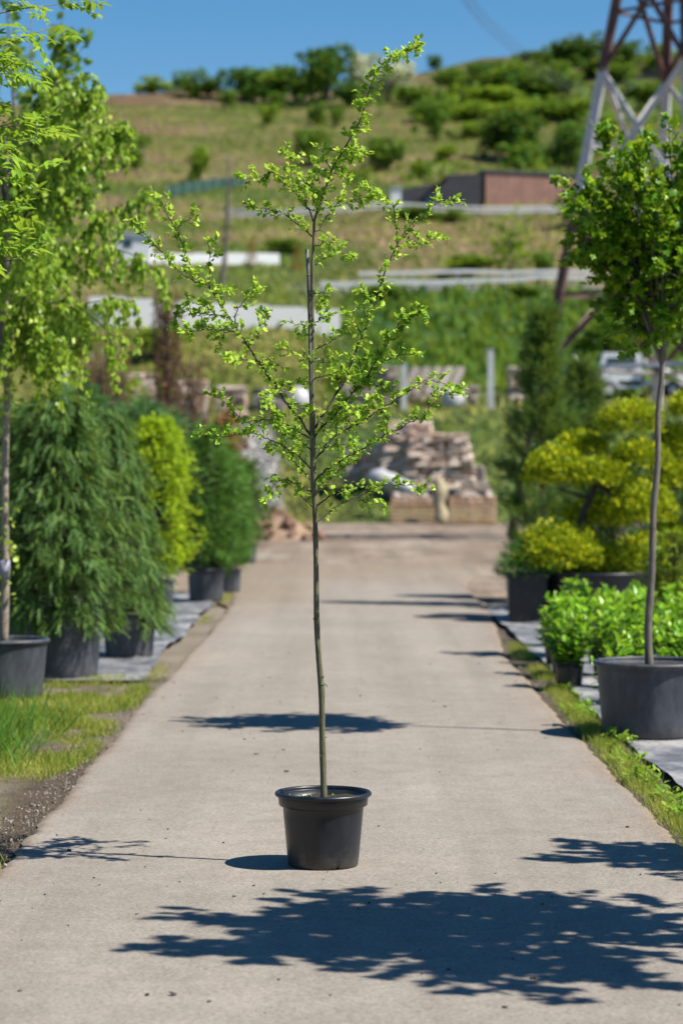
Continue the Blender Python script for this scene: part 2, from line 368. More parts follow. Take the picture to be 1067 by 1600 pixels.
# ------------------------------------------------------------------ leaf templates (x side, y along, z normal)
def tmpl(half, mids, fold=0.22, curl=0.18):
    """half: right outline points base..tip excluded; mids: midrib points"""
    V = [(0, 0)] ; mid = [(0, y) for y in mids]; tip = (0, 1.0)
    pts = [(0.0, 0.0)] + mid + [tip]
    R = list(half); nR = len(R)
    V = pts + R + [(-x, y) for x, y in R]
    base = 0; tipi = len(pts) - 1; r0 = len(pts); l0 = r0 + nR
    T = []
    def side(o, flip):
        chain = [base] + [o + i for i in range(nR)] + [tipi]
        ys = [V[i][1] for i in chain]; mi = list(range(0, len(pts)))
        # march the outline and the midrib together
        k = 1
        for a, b_ in zip(chain[:-1], chain[1:]):
            t = (a, b_, k) if a != base or k != 0 else None
            if a == base: T.append((base, b_, 1) if not flip else (b_, base, 1)); continue
            if b_ == tipi:
                while k < len(mids):
                    T.append((a, k + 1, k) if not flip else (k + 1, a, k)); k += 1
                T.append((a, tipi, k) if not flip else (tipi, a, k)); continue
            while k < len(mids) and V[b_][1] > (V[k][1] + V[k + 1][1]) / 2 + 0.02:
                T.append((a, k + 1, k) if not flip else (k + 1, a, k)); k += 1
            T.append((a, b_, k) if not flip else (b_, a, k))
    side(r0, False); side(l0, True)
    V3 = np.array([(x, y, fold * abs(x) - curl * y * y) for x, y in V]); return V3, np.array(T)
LEAF = {
    'leaflet': tmpl([(.21, .28), (.22, .55), (.10, .84)], [.45], 0.3, 0.25),
    'haw': tmpl([(.13, .10), (.42, .26), (.24, .40), (.46, .60), (.22, .68), (.20, .88)], [.35, .65]),
    'birch': tmpl([(.30, .20), (.36, .40), (.17, .75)], [.45], 0.2, 0.25),
    'lance': tmpl([(.14, .3), (.13, .62)], [.45], 0.3, 0.25),
    'maple': tmpl([(.22, -.04), (.48, .12), (.30, .26), (.56, .58), (.26, .55), (.20, .78)], [.3, .62], 0.15, 0.2),
    'ellip': tmpl([(.17, .2), (.22, .5), (.13, .82)], [.45], 0.25, 0.2),
}
def spray(n=11, ln=0.24, w=0.035, up=0.1, seed=0):
    r = np.random.default_rng(seed); V = []; T = []
    for i in range(n):
        y = i / n
        for sgn in (-1, 1):
            L = ln * (1 - 0.45 * y) * r.uniform(.8, 1.2); an = r.uniform(.55, .95)
            d = np.array([sgn * math.sin(an), math.cos(an), r.normal(0, .25) + up]); d /= np.linalg.norm(d)
            k = len(V); V += [(0, y - w, 0), (0, y + w, 0), tuple(np.array([0, y, 0]) + d * L)]; T.append((k, k + 1, k + 2))
    k = len(V); V += [(-.012, 0, 0), (.012, 0, 0), (0, 1.05, 0)]; T.append((k, k + 1, k + 2))
    return np.array(V), np.array(T)
LEAF['spray'] = spray()
LEAF['tuft'] = spray(7, 0.5, 0.03, 0.35, 3)
# irregular leafy patch for far crowns
LEAF['patch'] = (np.array([(-.5, -.1, 0), (0, -.45, .1), (.5, 0, 0), (.2, .5, .1), (-.3, .4, -.05), (0, 0, .2)]), np.array([(0, 1, 5), (1, 2, 5), (2, 3, 5), (3, 4, 5), (4, 0, 5)]))
LEAF['blade'] = (np.array([(-.04, 0, 0), (.04, 0, 0), (-.03, .55, .06), (.03, .55, .06), (0, 1, .28)]), np.array([(0, 1, 3), (0, 3, 2), (2, 3, 4)]))

def unit(a): return a / (np.linalg.norm(a, axis=-1, keepdims=True) + 1e-9)
def leaves(kind, Pn, A, Nn, S, var):
    """many leaves at once -> V, T, var"""
    tv, tt = LEAF[kind]
    Pn = np.asarray(Pn, float); A = unit(np.asarray(A, float)); Nn = np.asarray(Nn, float)
    X = unit(np.cross(A, Nn)); Z = np.cross(X, A)
    S = np.asarray(S, float)[:, None, None]
    V = Pn[:, None] + S * (tv[None, :, 0, None] * X[:, None] + tv[None, :, 1, None] * A[:, None] + tv[None, :, 2, None] * Z[:, None])
    k = len(tv); T = (tt[None] + (np.arange(len(Pn)) * k)[:, None, None]).reshape(-1, 3)
    return V.reshape(-1, 3), T, np.repeat(np.asarray(var, float), k)
def leaf_obj(name, kind, L, mat, parent, world=True, stuff=True):
    Pn, A, Nn, S, v = [np.array(q) for q in zip(*L)]
    V, T, va = leaves(kind, Pn, A, Nn, S, v)
    o = obj(name, mesh_np(V, T, va), mat, parent, world)
    if stuff: o['kind'] = 'stuff'
    return o
def rv(s=1.0): return rng.normal(0, s, 3)

# ================================================================== THE SETTING
# ---- hill terrain: a profile over distance, different for the left and right bearing
PD = np.array([90, 97, 105, 120, 140, 150, 176, 182, 195, 236, 243, 250, 300, 360, 430], float)
PYL = np.array([0, 0, 712, 642, 582, 510, 455, 448, 414, 348, 337, 326, 262, 205, 163], float)
PYR = np.array([0, 0, 712, 640, 592, 552, 452, 449, 427, 336, 329, 322, 264, 200, 146], float)
RPX = np.array([-900, 0, 150, 350, 560, 640, 700, 760, 850, 950, 1067, 1300, 2200], float)
RPY = np.array([300, 190, 152, 149, 146, 128, 110, 99, 93, 95, 104, 140, 320], float)
def terrain_z(X, Y):
    X = np.asarray(X, float); Y = np.asarray(Y, float)
    d = np.hypot(X, Y); px = X / np.maximum(Y, 1) * F + 533.5
    d = d + 7.0 * (fbm(X / 2.2, Y / 40, 19, 3) - .55) * np.clip((118 - d) / 18, 0, 1)
    zl = H + PD * (740 - PYL) / F; zr = H + PD * (740 - PYR) / F
    zl[0] = zr[0] = 0; zl[1] = zr[1] = 0.15
    w = np.clip((px - 430) / 220, 0, 1); w = w * w * (3 - 2 * w)
    z = np.interp(d, PD, zl) * (1 - w) + np.interp(d, PD, zr) * w
    ridge = H + 480 * (740 - np.interp(px, RPX, RPY)) / F
    z430 = z
    t = np.clip((d - 430) / 50, 0, 1); t = t * t * (3 - 2 * t)
    z = np.where(d > 430, z430 * (1 - t) + ridge * t, z)
    low = np.clip((np.abs(px - 533) - 800) / 1400, 0, 1)
    z = z * (1 - 0.6 * low)
    z = np.where(d > 480, ridge - (d - 480) * 0.16, z)
    amp = np.clip((d - 100) / 150, 0, 1.3)
    z = z + amp * (fbm(X / 14, Y / 14, 3) - 0.5) * 2.2 + np.clip((d - 95) / 20, 0, 1) * (fbm(X / 3, Y / 3, 9, 3) - 0.5) * 0.5
    z = np.where(d < 90, -0.10, z)
    z = np.where((d >= 90) & (d < 97), -0.10 + (z + 0.10) * (d - 90) / 7, z)
    return z
def ray_ground(px, py, lo=92, hi=475):
    d = np.linspace(lo, hi, 1600)
    pts = np.array([P(px, py, q) for q in d])
    under = pts[:, 2] <= terrain_z(pts[:, 0], pts[:, 1])
    i = int(np.argmax(under)) if under.any() else len(d) - 1
    q = pts[i].copy(); q[2] = float(terrain_z(q[0], q[1])); return q
def hill_at(px, Y):
    X = (px - 533.5) / F * Y; return np.array([X, Y, float(terrain_z(X, Y))])

# big flat ground sheet
V = [(-3000, -3000, -0.06), (3000, -3000, -0.06), (3000, 3000, -0.06), (-3000, 3000, -0.06)]
ground = tag(obj('ground', mesh_np(V, [(0, 1, 2), (0, 2, 3)]), M['ground']), kind='structure')

# hillside
pxs = np.concatenate([np.linspace(-2600, -120, 50), np.arange(-112, 1180, 8), np.linspace(1190, 3700, 50)])
ds = np.concatenate([np.arange(84, 130, 0.7), np.arange(130, 260, 1.4), np.arange(260, 486, 2.5), np.linspace(488, 700, 20)])
PX, DD = np.meshgrid(pxs, ds)
ang = np.arctan((PX - 533.5) / F)
XX = DD * np.sin(ang); YY = DD * np.cos(ang); ZZ = terrain_z(XX, YY)
nr, nc = PX.shape
def blend(c, col, w): return c * (1 - w[..., None]) + np.array(col) * w[..., None]
def sm(x, a, b): t = np.clip((x - a) / (b - a), 0, 1); return t * t * (3 - 2 * t)
nA = fbm(XX / 22, YY / 40, 21); nB = fbm(XX / 7, YY / 9, 31); nC = fbm(XX / 40, YY / 12, 41)
cov = np.zeros(PX.shape + (3,)) + np.array((0.235, 0.215, 0.072))
cov = blend(cov, (0.125, 0.185, 0.036), sm(nA, .40, .56) * .85)
cov = blend(cov, (0.33, 0.245, 0.125), sm(nC, .48, .66) * sm(DD, 150, 200))
cov = blend(cov, (0.20, 0.105, 0.07), sm(nB * nC * 2, .62, .8) * sm(DD, 240, 300) * .45)
cov = blend(cov, (0.245, 0.235, 0.055), (1 - sm(DD, 145, 160)) * (1 - sm(PX, 480, 560)) * .9)
tan = sm(DD, 183, 190) * (1 - sm(DD, 228, 238)) * sm(PX, 480, 620); cov = blend(cov, (0.36, 0.255, 0.135), tan * (.55 + .45 * sm(nB, .4, .6)))
green = sm(DD, 128, 140) * (1 - sm(DD, 174, 177)) * sm(PX + (nB - .5) * 90, 500, 580)
cov = blend(cov, (0.075, 0.175, 0.035), green * (.75 + .25 * sm(nB, .35, .6)))
cov = blend(cov, (0.085, 0.145, 0.03), (1 - sm(DD, 112, 128)) * sm(nB, .4, .6) * .8)
cov = blend(cov, (0.14, 0.175, 0.04), sm(DD, 300, 420) * sm(PX, 640, 760) * .7)
road_lo = sm(DD, 175.5, 177) * (1 - sm(DD, 181, 183)) * sm(PX, 440, 520)
road_hi = sm(DD, 236, 238) * (1 - sm(DD, 243, 245)) * sm(PX, 330, 380)
cov = blend(cov, (0.36, 0.35, 0.34), np.maximum(road_lo, road_hi) * .85)
rx = 408 + (DD - 100) * -0.8
path = (1 - sm(np.abs(PX - rx), 26, 36)) * (1 - sm(DD, 112, 118)); cov = blend(cov, (0.42, 0.40, 0.37), path)
cov = cov * 1.18
idx = np.arange(nr * nc).reshape(nr, nc)
Q = np.stack([idx[:-1, :-1], idx[:-1, 1:], idx[1:, 1:], idx[1:, :-1]], -1).reshape(-1, 4)
cov4 = np.concatenate([cov, np.ones(PX.shape + (1,))], -1).reshape(-1, 4)
hill = obj('hillside', mesh_np(np.stack([XX, YY, ZZ], -1).reshape(-1, 3), Q, None, True, cov4), M['hill'])
tag(hill, kind='structure')

# grass tussocks over the hillside (nobody could count them)
n = 26000
dd = 97 + (rng.random(n) ** 0.8) * 330; pp = rng.uniform(-250, 1320, n)
an = np.arctan((pp - 533.5) / F); hx = dd * np.sin(an); hy = dd * np.cos(an); hz = terrain_z(hx, hy)
keep = ~((dd > 175) & (dd < 183.5) & (pp > 440)) & ~((dd > 235.5) & (dd < 245.5) & (pp > 340)) & ~((np.abs(pp - 408 + (dd - 100) * .8) < 40) & (dd < 119))
gr = (dd > 128) & (dd < 175) & (pp > 530)
tv = np.where(gr, rng.uniform(0, .25, n), np.clip(rng.normal(.5, .22, n) + (fbm(hx / 40, hy / 12, 41) - .5) * 1.6, 0, 1))
L = []
for i in np.nonzero(keep)[0]:
    for k in range(3):
        a = np.array([rng.normal(0, .45), rng.normal(0, .45), 1.0])
        L.append((np.array([hx[i] + rng.normal(0, .25), hy[i] + rng.normal(0, .25), hz[i] - .05]), a, np.array([rng.normal(), rng.normal(), .2]), (0.75 if gr[i] else .42) * rng.uniform(.6, 1.5), tv[i]))
Pn, A, Nn, S, v = [np.array(q) for q in zip(*L)]
tv_, tt_ = LEAF['blade']; LEAF['wide'] = (tv_ * np.array([4.5, 1, 1]), tt_)
V, T, va = leaves('wide', Pn, A, Nn, S, v)
tag(obj('hill_grass', mesh_np(V, T, va), M['grass_hill']), 'grass tussocks covering the hillside behind the nursery', 'grass', kind='stuff')

# dirt yard at the end of the road
ys = np.arange(33, 99, 0.8); xs = np.linspace(-14, 16, 80)
GX, GY = np.meshgrid(xs, ys)
edgeL = -14 + 11.8 * (1 - sm(ys, 37, 50)) + fbm(ys / 3, ys * 0, 51) * 1.0; edgeR = 2.0 + 14 * sm(ys, 36, 52) + (fbm(ys / 3, ys * 0, 52) - .5)
u = (GX + 14) / 30; GX = edgeL[:, None] * (1 - u) + edgeR[:, None] * u
GZ = -0.025 + (fbm(GX / 2.5, GY / 2.5, 53) - .5) * 0.05
nr, nc = GX.shape; idx = np.arange(nr * nc).reshape(nr, nc)
Q = np.stack([idx[:-1, :-1], idx[:-1, 1:], idx[1:, 1:], idx[1:, :-1]], -1).reshape(-1, 4)
tag(obj('dirt_yard', mesh_np(np.stack([GX, GY, GZ], -1).reshape(-1, 3), Q, None, True), M['yard']), kind='structure')

# road
ys = np.concatenate([np.arange(-12, 5, .5), np.arange(5, 26, 0.03), np.arange(26, 50, .25)]); u = np.concatenate([np.linspace(0, .1, 12), np.linspace(.115, .885, 26), np.linspace(.9, 1, 12)])
eL = -1.60 + (fbm(ys / 0.35, ys * 0, 61) - .5) * .035 + (fbm(ys / 0.07, ys * 0, 68, 2) - .5) * .045 + (fbm(ys / 4, ys * 0, 62) - .5) * .12 - .9 * sm(ys, 34, 50)
eR = 1.68 + (fbm(ys / 0.35, ys * 0, 63) - .5) * .035 + (fbm(ys / 0.07, ys * 0, 69, 2) - .5) * .045 + (fbm(ys / 4, ys * 0, 64) - .5) * .12 + .35 * sm(ys, 24, 34) + .8 * sm(ys, 38, 50)
GX = eL[:, None] * (1 - u) + eR[:, None] * u; GY = np.repeat(ys[:, None], len(u), 1)
uu = np.repeat(u[None], len(ys), 0)
edge = np.minimum(uu, 1 - uu)
GZ = 0.012 - 0.022 * (1 - sm(edge, 0, .012)) + (fbm(GX / 1.6, GY / 1.6, 65) - .5) * .004 * sm(edge, 0, .1)
dust = (1 - sm(edge, 0.0, .035)) * .8 + (1 - sm(edge, .02, .15)) * .35 * sm(fbm(GX / .35, GY / .8, 66), .4, .65)
dust = np.clip(dust + sm(GY + (fbm(GX / .8, GY / 3, 67) - .5) * 14 + (uu < .5) * (0.5 - uu) * 20, 35, 52) , 0, .95)
nr, nc = GX.shape; idx = np.arange(nr * nc).reshape(nr, nc)
Q = np.stack([idx[:-1, :-1], idx[:-1, 1:], idx[1:, 1:], idx[1:, :-1]], -1).reshape(-1, 4)
tag(obj('road', mesh_np(np.stack([GX, GY, GZ], -1).reshape(-1, 3), Q, dust.ravel(), True), M['asphalt']), kind='structure')

# left verge of soil, sand and moss; right verge strip
def verge(name, x0, x1, y0, y1, cfun, seed, nx=50, ny=260, zt=-0.02, amp=.05):
    xs = np.linspace(x0, x1, nx); ys = np.linspace(y0, y1, ny); GX, GY = np.meshgrid(xs, ys)
    GZ = zt + (fbm(GX / .5, GY / .5, seed) - .5) * amp
    c = cfun(GX, GY); nr, nc = GX.shape; idx = np.arange(nr * nc).reshape(nr, nc)
    Q = np.stack([idx[:-1, :-1], idx[:-1, 1:], idx[1:, 1:], idx[1:, :-1]], -1).reshape(-1, 4)
    c4 = np.concatenate([c, np.ones(c.shape[:2] + (1,))], -1).reshape(-1, 4)
    return tag(obj(name, mesh_np(np.stack([GX, GY, GZ], -1).reshape(-1, 3), Q, None, True, c4), M['verge']), kind='structure')
def grassy_left(x, y):
    """how grassy the left verge is, 0..1"""
    g = sm(fbm(x / .55, y / 1.1, 71), .28, .46)
    g = g * (1 - .93 * sm(y, 12.15, 12.5) * (1 - sm(y, 14.5, 15.3))) 
    g = g * (1 - sm(x + .16 * (1 - sm(y, 14.5, 16)) * sm(y, 12.0, 12.6), -1.72, -1.60))
    return g
def cl(x, y):
    c = np.zeros(x.shape + (3,)) + np.array((0.40, 0.335, 0.255))
    c = blend(c, (0.20, 0.15, 0.10), sm(fbm(x / .3, y / .6, 72), .45, .65) * .6)
    c = blend(c, (0.19, 0.145, 0.10), sm(x + (fbm(x / .4, y / .5, 73) - .5) * .35, -2.0, -1.80) * (1 - .75 * sm(y, 15, 17)))
    c = blend(c, (0.22, 0.21, 0.055), grassy_left(x, y) * .75)
    return c
verge('verge', -6.0, -1.5, 2, 22.5, cl, 74)
def cr(x, y):
    c = np.zeros(x.shape + (3,)) + np.array((0.23, 0.19, 0.14))
    return blend(c, (0.12, 0.10, 0.07), sm(fbm(x / .3, y / .6, 77), .4, .6) * .7)
verge('verge', 1.5, 2.35, 2, 33, cr, 78, 14, 300, -0.022, .03)

# woven ground cloth under the pots
def cloth(name, x0f, x1, y0, y1, seed, zt, label):
    ys = np.linspace(y0, y1, int((y1 - y0) * 14)); u = np.linspace(0, 1, 60)
    e0 = x0f(ys)
    GX = e0[:, None] * (1 - u) + x1 * u; GY = np.repeat(ys[:, None], 60, 1)
    r1 = 1 - np.abs(fbm(GX / .9 + GY / 2.5, GY / 1.6, seed) * 2 - 1)
    GZ = zt + .012 * fbm(GX / .5, GY / .5, seed + 5) + .028 * np.clip((r1 - .8) / .2, 0, 1)
    nr, nc = GX.shape; idx = np.arange(nr * nc).reshape(nr, nc)
    Q = np.stack([idx[:-1, :-1], idx[:-1, 1:], idx[1:, 1:], idx[1:, :-1]], -1).reshape(-1, 4)
    o = obj(name, mesh_np(np.stack([GX, GY, GZ], -1).reshape(-1, 3), Q, None, True), M['cloth'])
    return tag(o, label, 'ground cloth', 'weathered ground cloths under the pots')
cloth('ground_cloth', lambda y: 1.98 + (fbm(y / 1.5, y * 0, 81) - .5) * .14, 9, 2.5, 34, 82, 0.0, 'grey weathered ground cloth under the pots along the right road edge')
cloth('ground_cloth', lambda y: -1.74 + (fbm(y / 2.0, y * 0, 83) - .5) * .16 - .1 * sm(y, 21, 26), -9, 21.7, 38, 84, 0.004, 'grey weathered ground cloth under the pots along the left road edge')

# verge grass
def grass_patch(name, n, xf, yf, dens, hf, mat, label, vmean=.5, wide=1.0):
    L = []
    x = xf(n); y = yf(n); k = dens(x, y); r = rng.random(n)
    for i in np.nonzero(r < k)[0]:
        a = np.array([rng.normal(0, .5), rng.normal(0, .5), 1.0])
        L.append((np.array([x[i], y[i], -0.025]), a, np.array([rng.normal(), rng.normal(), .3]), hf(x[i], y[i]) * rng.uniform(.5, 1.4), np.clip(rng.normal(vmean + .5 * (float(vn(x[i] * 3, y[i] * 2, 7)) - .5), .3), 0, 1)))
    o = leaf_obj(name, 'blade', L, mat, None)
    return tag(o, label, 'grass', kind='stuff')
grass_patch('verge_grass', 150000, lambda n: rng.uniform(-3.6, -1.62, n), lambda n: 9 + rng.random(n) * 13.2, lambda x, y: grassy_left(x, y) ** 1.3 * .9,
            lambda x, y: .06, M['grass'], 'short yellow green grass along the left road edge', .5)
def lushd(x, y): return np.exp(-(((x + 2.75) / .42) ** 2 + ((y - 16.4) / 1.5) ** 2))
LEAF['blade'] = (LEAF['blade'][0] * np.array([.42, 1, 1]), LEAF['blade'][1])
grass_patch('tall_grass', 26000, lambda n: rng.uniform(-3.7, -2.0, n), lambda n: rng.uniform(13.6, 20, n), lushd, lambda x, y: .24, M['grass_lush'], 'lush tall green grass in front of the leftmost pot', .4)
def rstrip(x, y): return sm(fbm(y / .7, y * 0 + 3, 91), .30, .50) * np.exp(-((x - 1.80 - (y - 12) * .006 - .05 * (fbm(y / .4, y * 0, 92) - .5)) / .07) ** 2) * (1 - sm(y, 25, 27))
grass_patch('verge_grass', 120000, lambda n: rng.uniform(1.6, 2.12, n), lambda n: 8 + rng.random(n) * 19, lambda x, y: rstrip(x, y), lambda x, y: .075, M['grass'], 'strip of grass along the right road edge', .48)
# sparse grass between the road and the left cloth
grass_patch('verge_grass', 26000, lambda n: rng.uniform(-1.95, -1.6, n), lambda n: rng.uniform(21, 38, n), lambda x, y: sm(fbm(x / .3, y / 1.2, 95), .42, .6) * np.exp(-((x + 1.74) / .08) ** 2), lambda x, y: .05, M['grass'], 'sparse grass between the road and the left ground cloth', .7)
# gravel crumbs along both road edges
mb = MB()
for q in range(5200):
    y = 9.0 + rng.random() ** 1.25 * 15
    if rng.random() < .62: x = -1.63 - abs(rng.normal(0, .16)) + rng.normal(0, .03)
    else: x = 1.70 + abs(rng.normal(0, .09)) + rng.normal(0, .03)
    s_ = abs(rng.normal(0, .0032)) + .002
    mb.box((x, y, (.0 if abs(x) < 1.62 else -.012) + s_ * .3), (s_ * rng.uniform(.8, 2), s_ * rng.uniform(.8, 2), s_), rng.uniform(0, 3), s_ * .2, var=rng.random())
tag(mb.build('gravel', M['edge_gravel']), 'loose gravel crumbs along both road edges', 'gravel', kind='stuff')
# broad-leaved weeds in the right strip
L = []
for q in range(70):
    y = rng.uniform(9, 21); x = 1.86 + rng.normal(0, .06)
    if y > 14.8 and rng.random() < .6: continue
    for k in range(rng.integers(8, 22)):
        az = rng.uniform(0, 6.28); a = np.array([math.cos(az), math.sin(az), rng.uniform(.2, 1.3)])
        L.append((np.array([x, y, 0]) + rng.normal(0, .03, 3) * [1, 1, .2] + [0, 0, rng.uniform(0, .06)], a, np.array([0, 0, 1.0]) + rv(.3), rng.uniform(.03, .07), rng.uniform(.2, .9)))
tag(leaf_obj('weeds', 'ellip', L, M['weed'], None), 'low leafy weeds growing in the right road edge', 'weeds', kind='stuff')
# loose grit and bits of dead leaf on the road
mb = MB()
for q in range(230):
    y = 8.2 + rng.random() ** 1.3 * 18; x = rng.uniform(-1.55, 1.6); s = abs(rng.normal(0, .003)) + .002
    if rng.random() < .03: s *= 2
    mb.box((x, y, .013 + s * .3), (s * rng.uniform(.8, 2.4), s * rng.uniform(.8, 2), s * .9), rng.uniform(0, 3), s * .2, var=rng.random())
tag(mb.build('road_grit', M['grit']), 'dark specks of loose grit scattered over the road', 'grit', kind='stuff')

# ================================================================== POTS
def pot(root, c, rt, rb, h, mat, lip=.013, collar=.17, fill=.13, n=56, soil=True, step=.58):
    """tapered plastic tub with a stepped collar and a rolled rim; c is the base centre"""
    rc = rb + (rt - rb) * step; col = rt - lip * 1.4
    prof = [(0.0, .012), (rb * .93, .012), (rb * .955, 0), (rb * .985, .004), (rb, .014)]
    for t in np.linspace(.12, .80, 7): prof.append((rb + (rc - rb) * t / .8, h * (1 - collar) * t / .80 * .985))
    prof += [(rc + .001, h * (1 - collar) * .99), (col - .010, h * (1 - collar)), (col - .004, h * (1 - collar) + .004), (col, h - lip * 2.0)]
    prof2 = [(col, h - lip * 1.9)]
    for a in np.linspace(-.5, 1.25, 9) * math.pi: prof2.append((rt - lip + lip * math.cos(a), h - lip + lip * math.sin(a)))
    ri = rt - lip * 2.3
    prof2 += [(ri, h - lip * 1.6), (ri - (rt - rb) * .25, h * (1 - fill) - .02)]
    mb = MB(); mb.lathe(c, prof, n); me = mb.mesh(True)
    body = obj('pot', me, mat, root)
    # drain notches in the foot
    if n >= 56:
        for v in body.data.vertices:
            w = v.co - (Vector(c) - root_of(root).location); a = math.atan2(w.y, w.x)
            for an in (-1.12, -2.9, .6, 2.2):
                if abs(a - an) < .07 and w.z < .006: v.co.z += .012
    mb = MB(); mb.lathe(c, prof2, n); rim = mb.build('rim', mat, body, True)
    if soil:
        rs = ri - (rt - rb) * .2; mb = MB(); m_ = 26; V = [(c[0], c[1], c[2] + h * (1 - fill) + .012)]; T = []
        for j, q in enumerate((.25, .5, .75, 1.0)):
            for k in range(m_):
                a = k * 2 * math.pi / m_; V.append((c[0] + rs * q * math.cos(a), c[1] + rs * q * math.sin(a), c[2] + h * (1 - fill) + rng.normal(0, .007)))
        for k in range(m_):
            T.append((0, 1 + k, 1 + (k + 1) % m_))
            for j in range(3):
                p, q = 1 + j * m_ + k, 1 + j * m_ + (k + 1) % m_; T += [(p, p + m_, q + m_), (p, q + m_, q)]
        mb.add(V, T); mb.build('soil', M['soil'], root, True)
    return body

# ================================================================== THE TREE IN THE MIDDLE OF THE ROAD
D0 = FOCUS
base = P(505, 1357, D0); base[2] = .012
main = empty('potted_tree', base, 'slender young tree with airy bright green crown in a black pot mid road', 'potted tree')
pot(main, base, .230, .166, .352, M['pot'], .0115, .19, .12, 72, True, .40)
# moss and weeds on its soil
L = []
for q in range(90):
    az = rng.uniform(0, 6.28); r = .19 * math.sqrt(rng.random())
    L.append((base + [r * math.cos(az), r * math.sin(az), .31], rv(.6) + [0, 0, .5], rv(1), rng.uniform(.008, .022), rng.uniform(0, .8)))
leaf_obj('moss', 'ellip', L, M['weed'], main)
stem_px = [(507, 1268), (506, 1237), (503.5, 1153), (502.5, 1082), (499.5, 1047), (496, 998), (494.5, 952), (494, 895), (493, 837), (492, 794), (490, 739), (489, 681), (488, 610), (487.5, 563), (489, 547), (488, 497), (488, 460), (488, 422), (489, 397), (490.5, 366), (491, 346), (496, 330), (506, 303), (518, 266), (532, 242), (549, 213), (564, 185), (571, 161), (579, 134), (589, 111), (609, 90), (633, 80), (653, 75)]
stem = np.array([P(x, y, D0) for x, y in stem_px])
sp = smooth_path(stem, 3)
tz = (sp[:, 2] - sp[0, 2]) / (sp[-1, 2] - sp[0, 2])
srad = np.interp(tz, [0, .05, .35, .42, .6, .75, .86, 1.0], [.0165, .0152, .0125, .0125, .0105, .0068, .0045, .0016])
srad = srad * (1 + rng.normal(0, .05, len(srad)))
mb = MB(); mb.tube(sp, srad, 12)
for q in range(26):   # bark knots and pruned stubs
    i = rng.integers(3, int(len(sp) * .55)); az = rng.uniform(0, 6.28); d = np.array([math.cos(az), math.sin(az), .25])
    mb.tube([sp[i], sp[i] + d * srad[i] * 1.05, sp[i] + d * srad[i] * rng.uniform(1.25, 1.7)], [srad[i] * .5, srad[i] * .38, srad[i] * .12], 6)
mb.build('trunk', M['bark_young'], main, True)
# bamboo stake and its ties
st = np.array([P(x, y, D0 + .005) for x, y in ((479.5, 390), (482, 430), (484, 500), (485, 560), (486, 620), (487, 690), (488, 770))]); st[:, 1] -= np.linspace(.012, .004, 7)
mb = MB(); mb.tube(st, .0092, 10)
for p_ in st[1::2]: mb.tube([p_ - [0, 0, .004], p_, p_ + [0, 0, .004]], [.0092, .0108, .0092], 10)
mb.build('stake', M['stake'], main, True)
for (x, y, mt, r) in ((485.5, 455.5, 'tie_blue', .017), (488, 560, 'tie_blue', .018), (488.5, 640, 'tie_green', .018), (502.5, 1069, 'tie_green', .0145)):
    c_ = P(x, y, D0); mb = MB(); th = np.linspace(0, 6.28, 15)
    mb.tube(np.stack([c_[0] + r * np.cos(th), c_[1] + r * np.sin(th), c_[2] + .003 * np.sin(th * 2)], 1), .0028, 5)
    mb.tube([c_ + [r, -.004, 0], c_ + [r + .008, -.008, -.002], c_ + [r + .012, -.012, -.012]], .002, 5); mb.build('tie', M[mt], main, True)

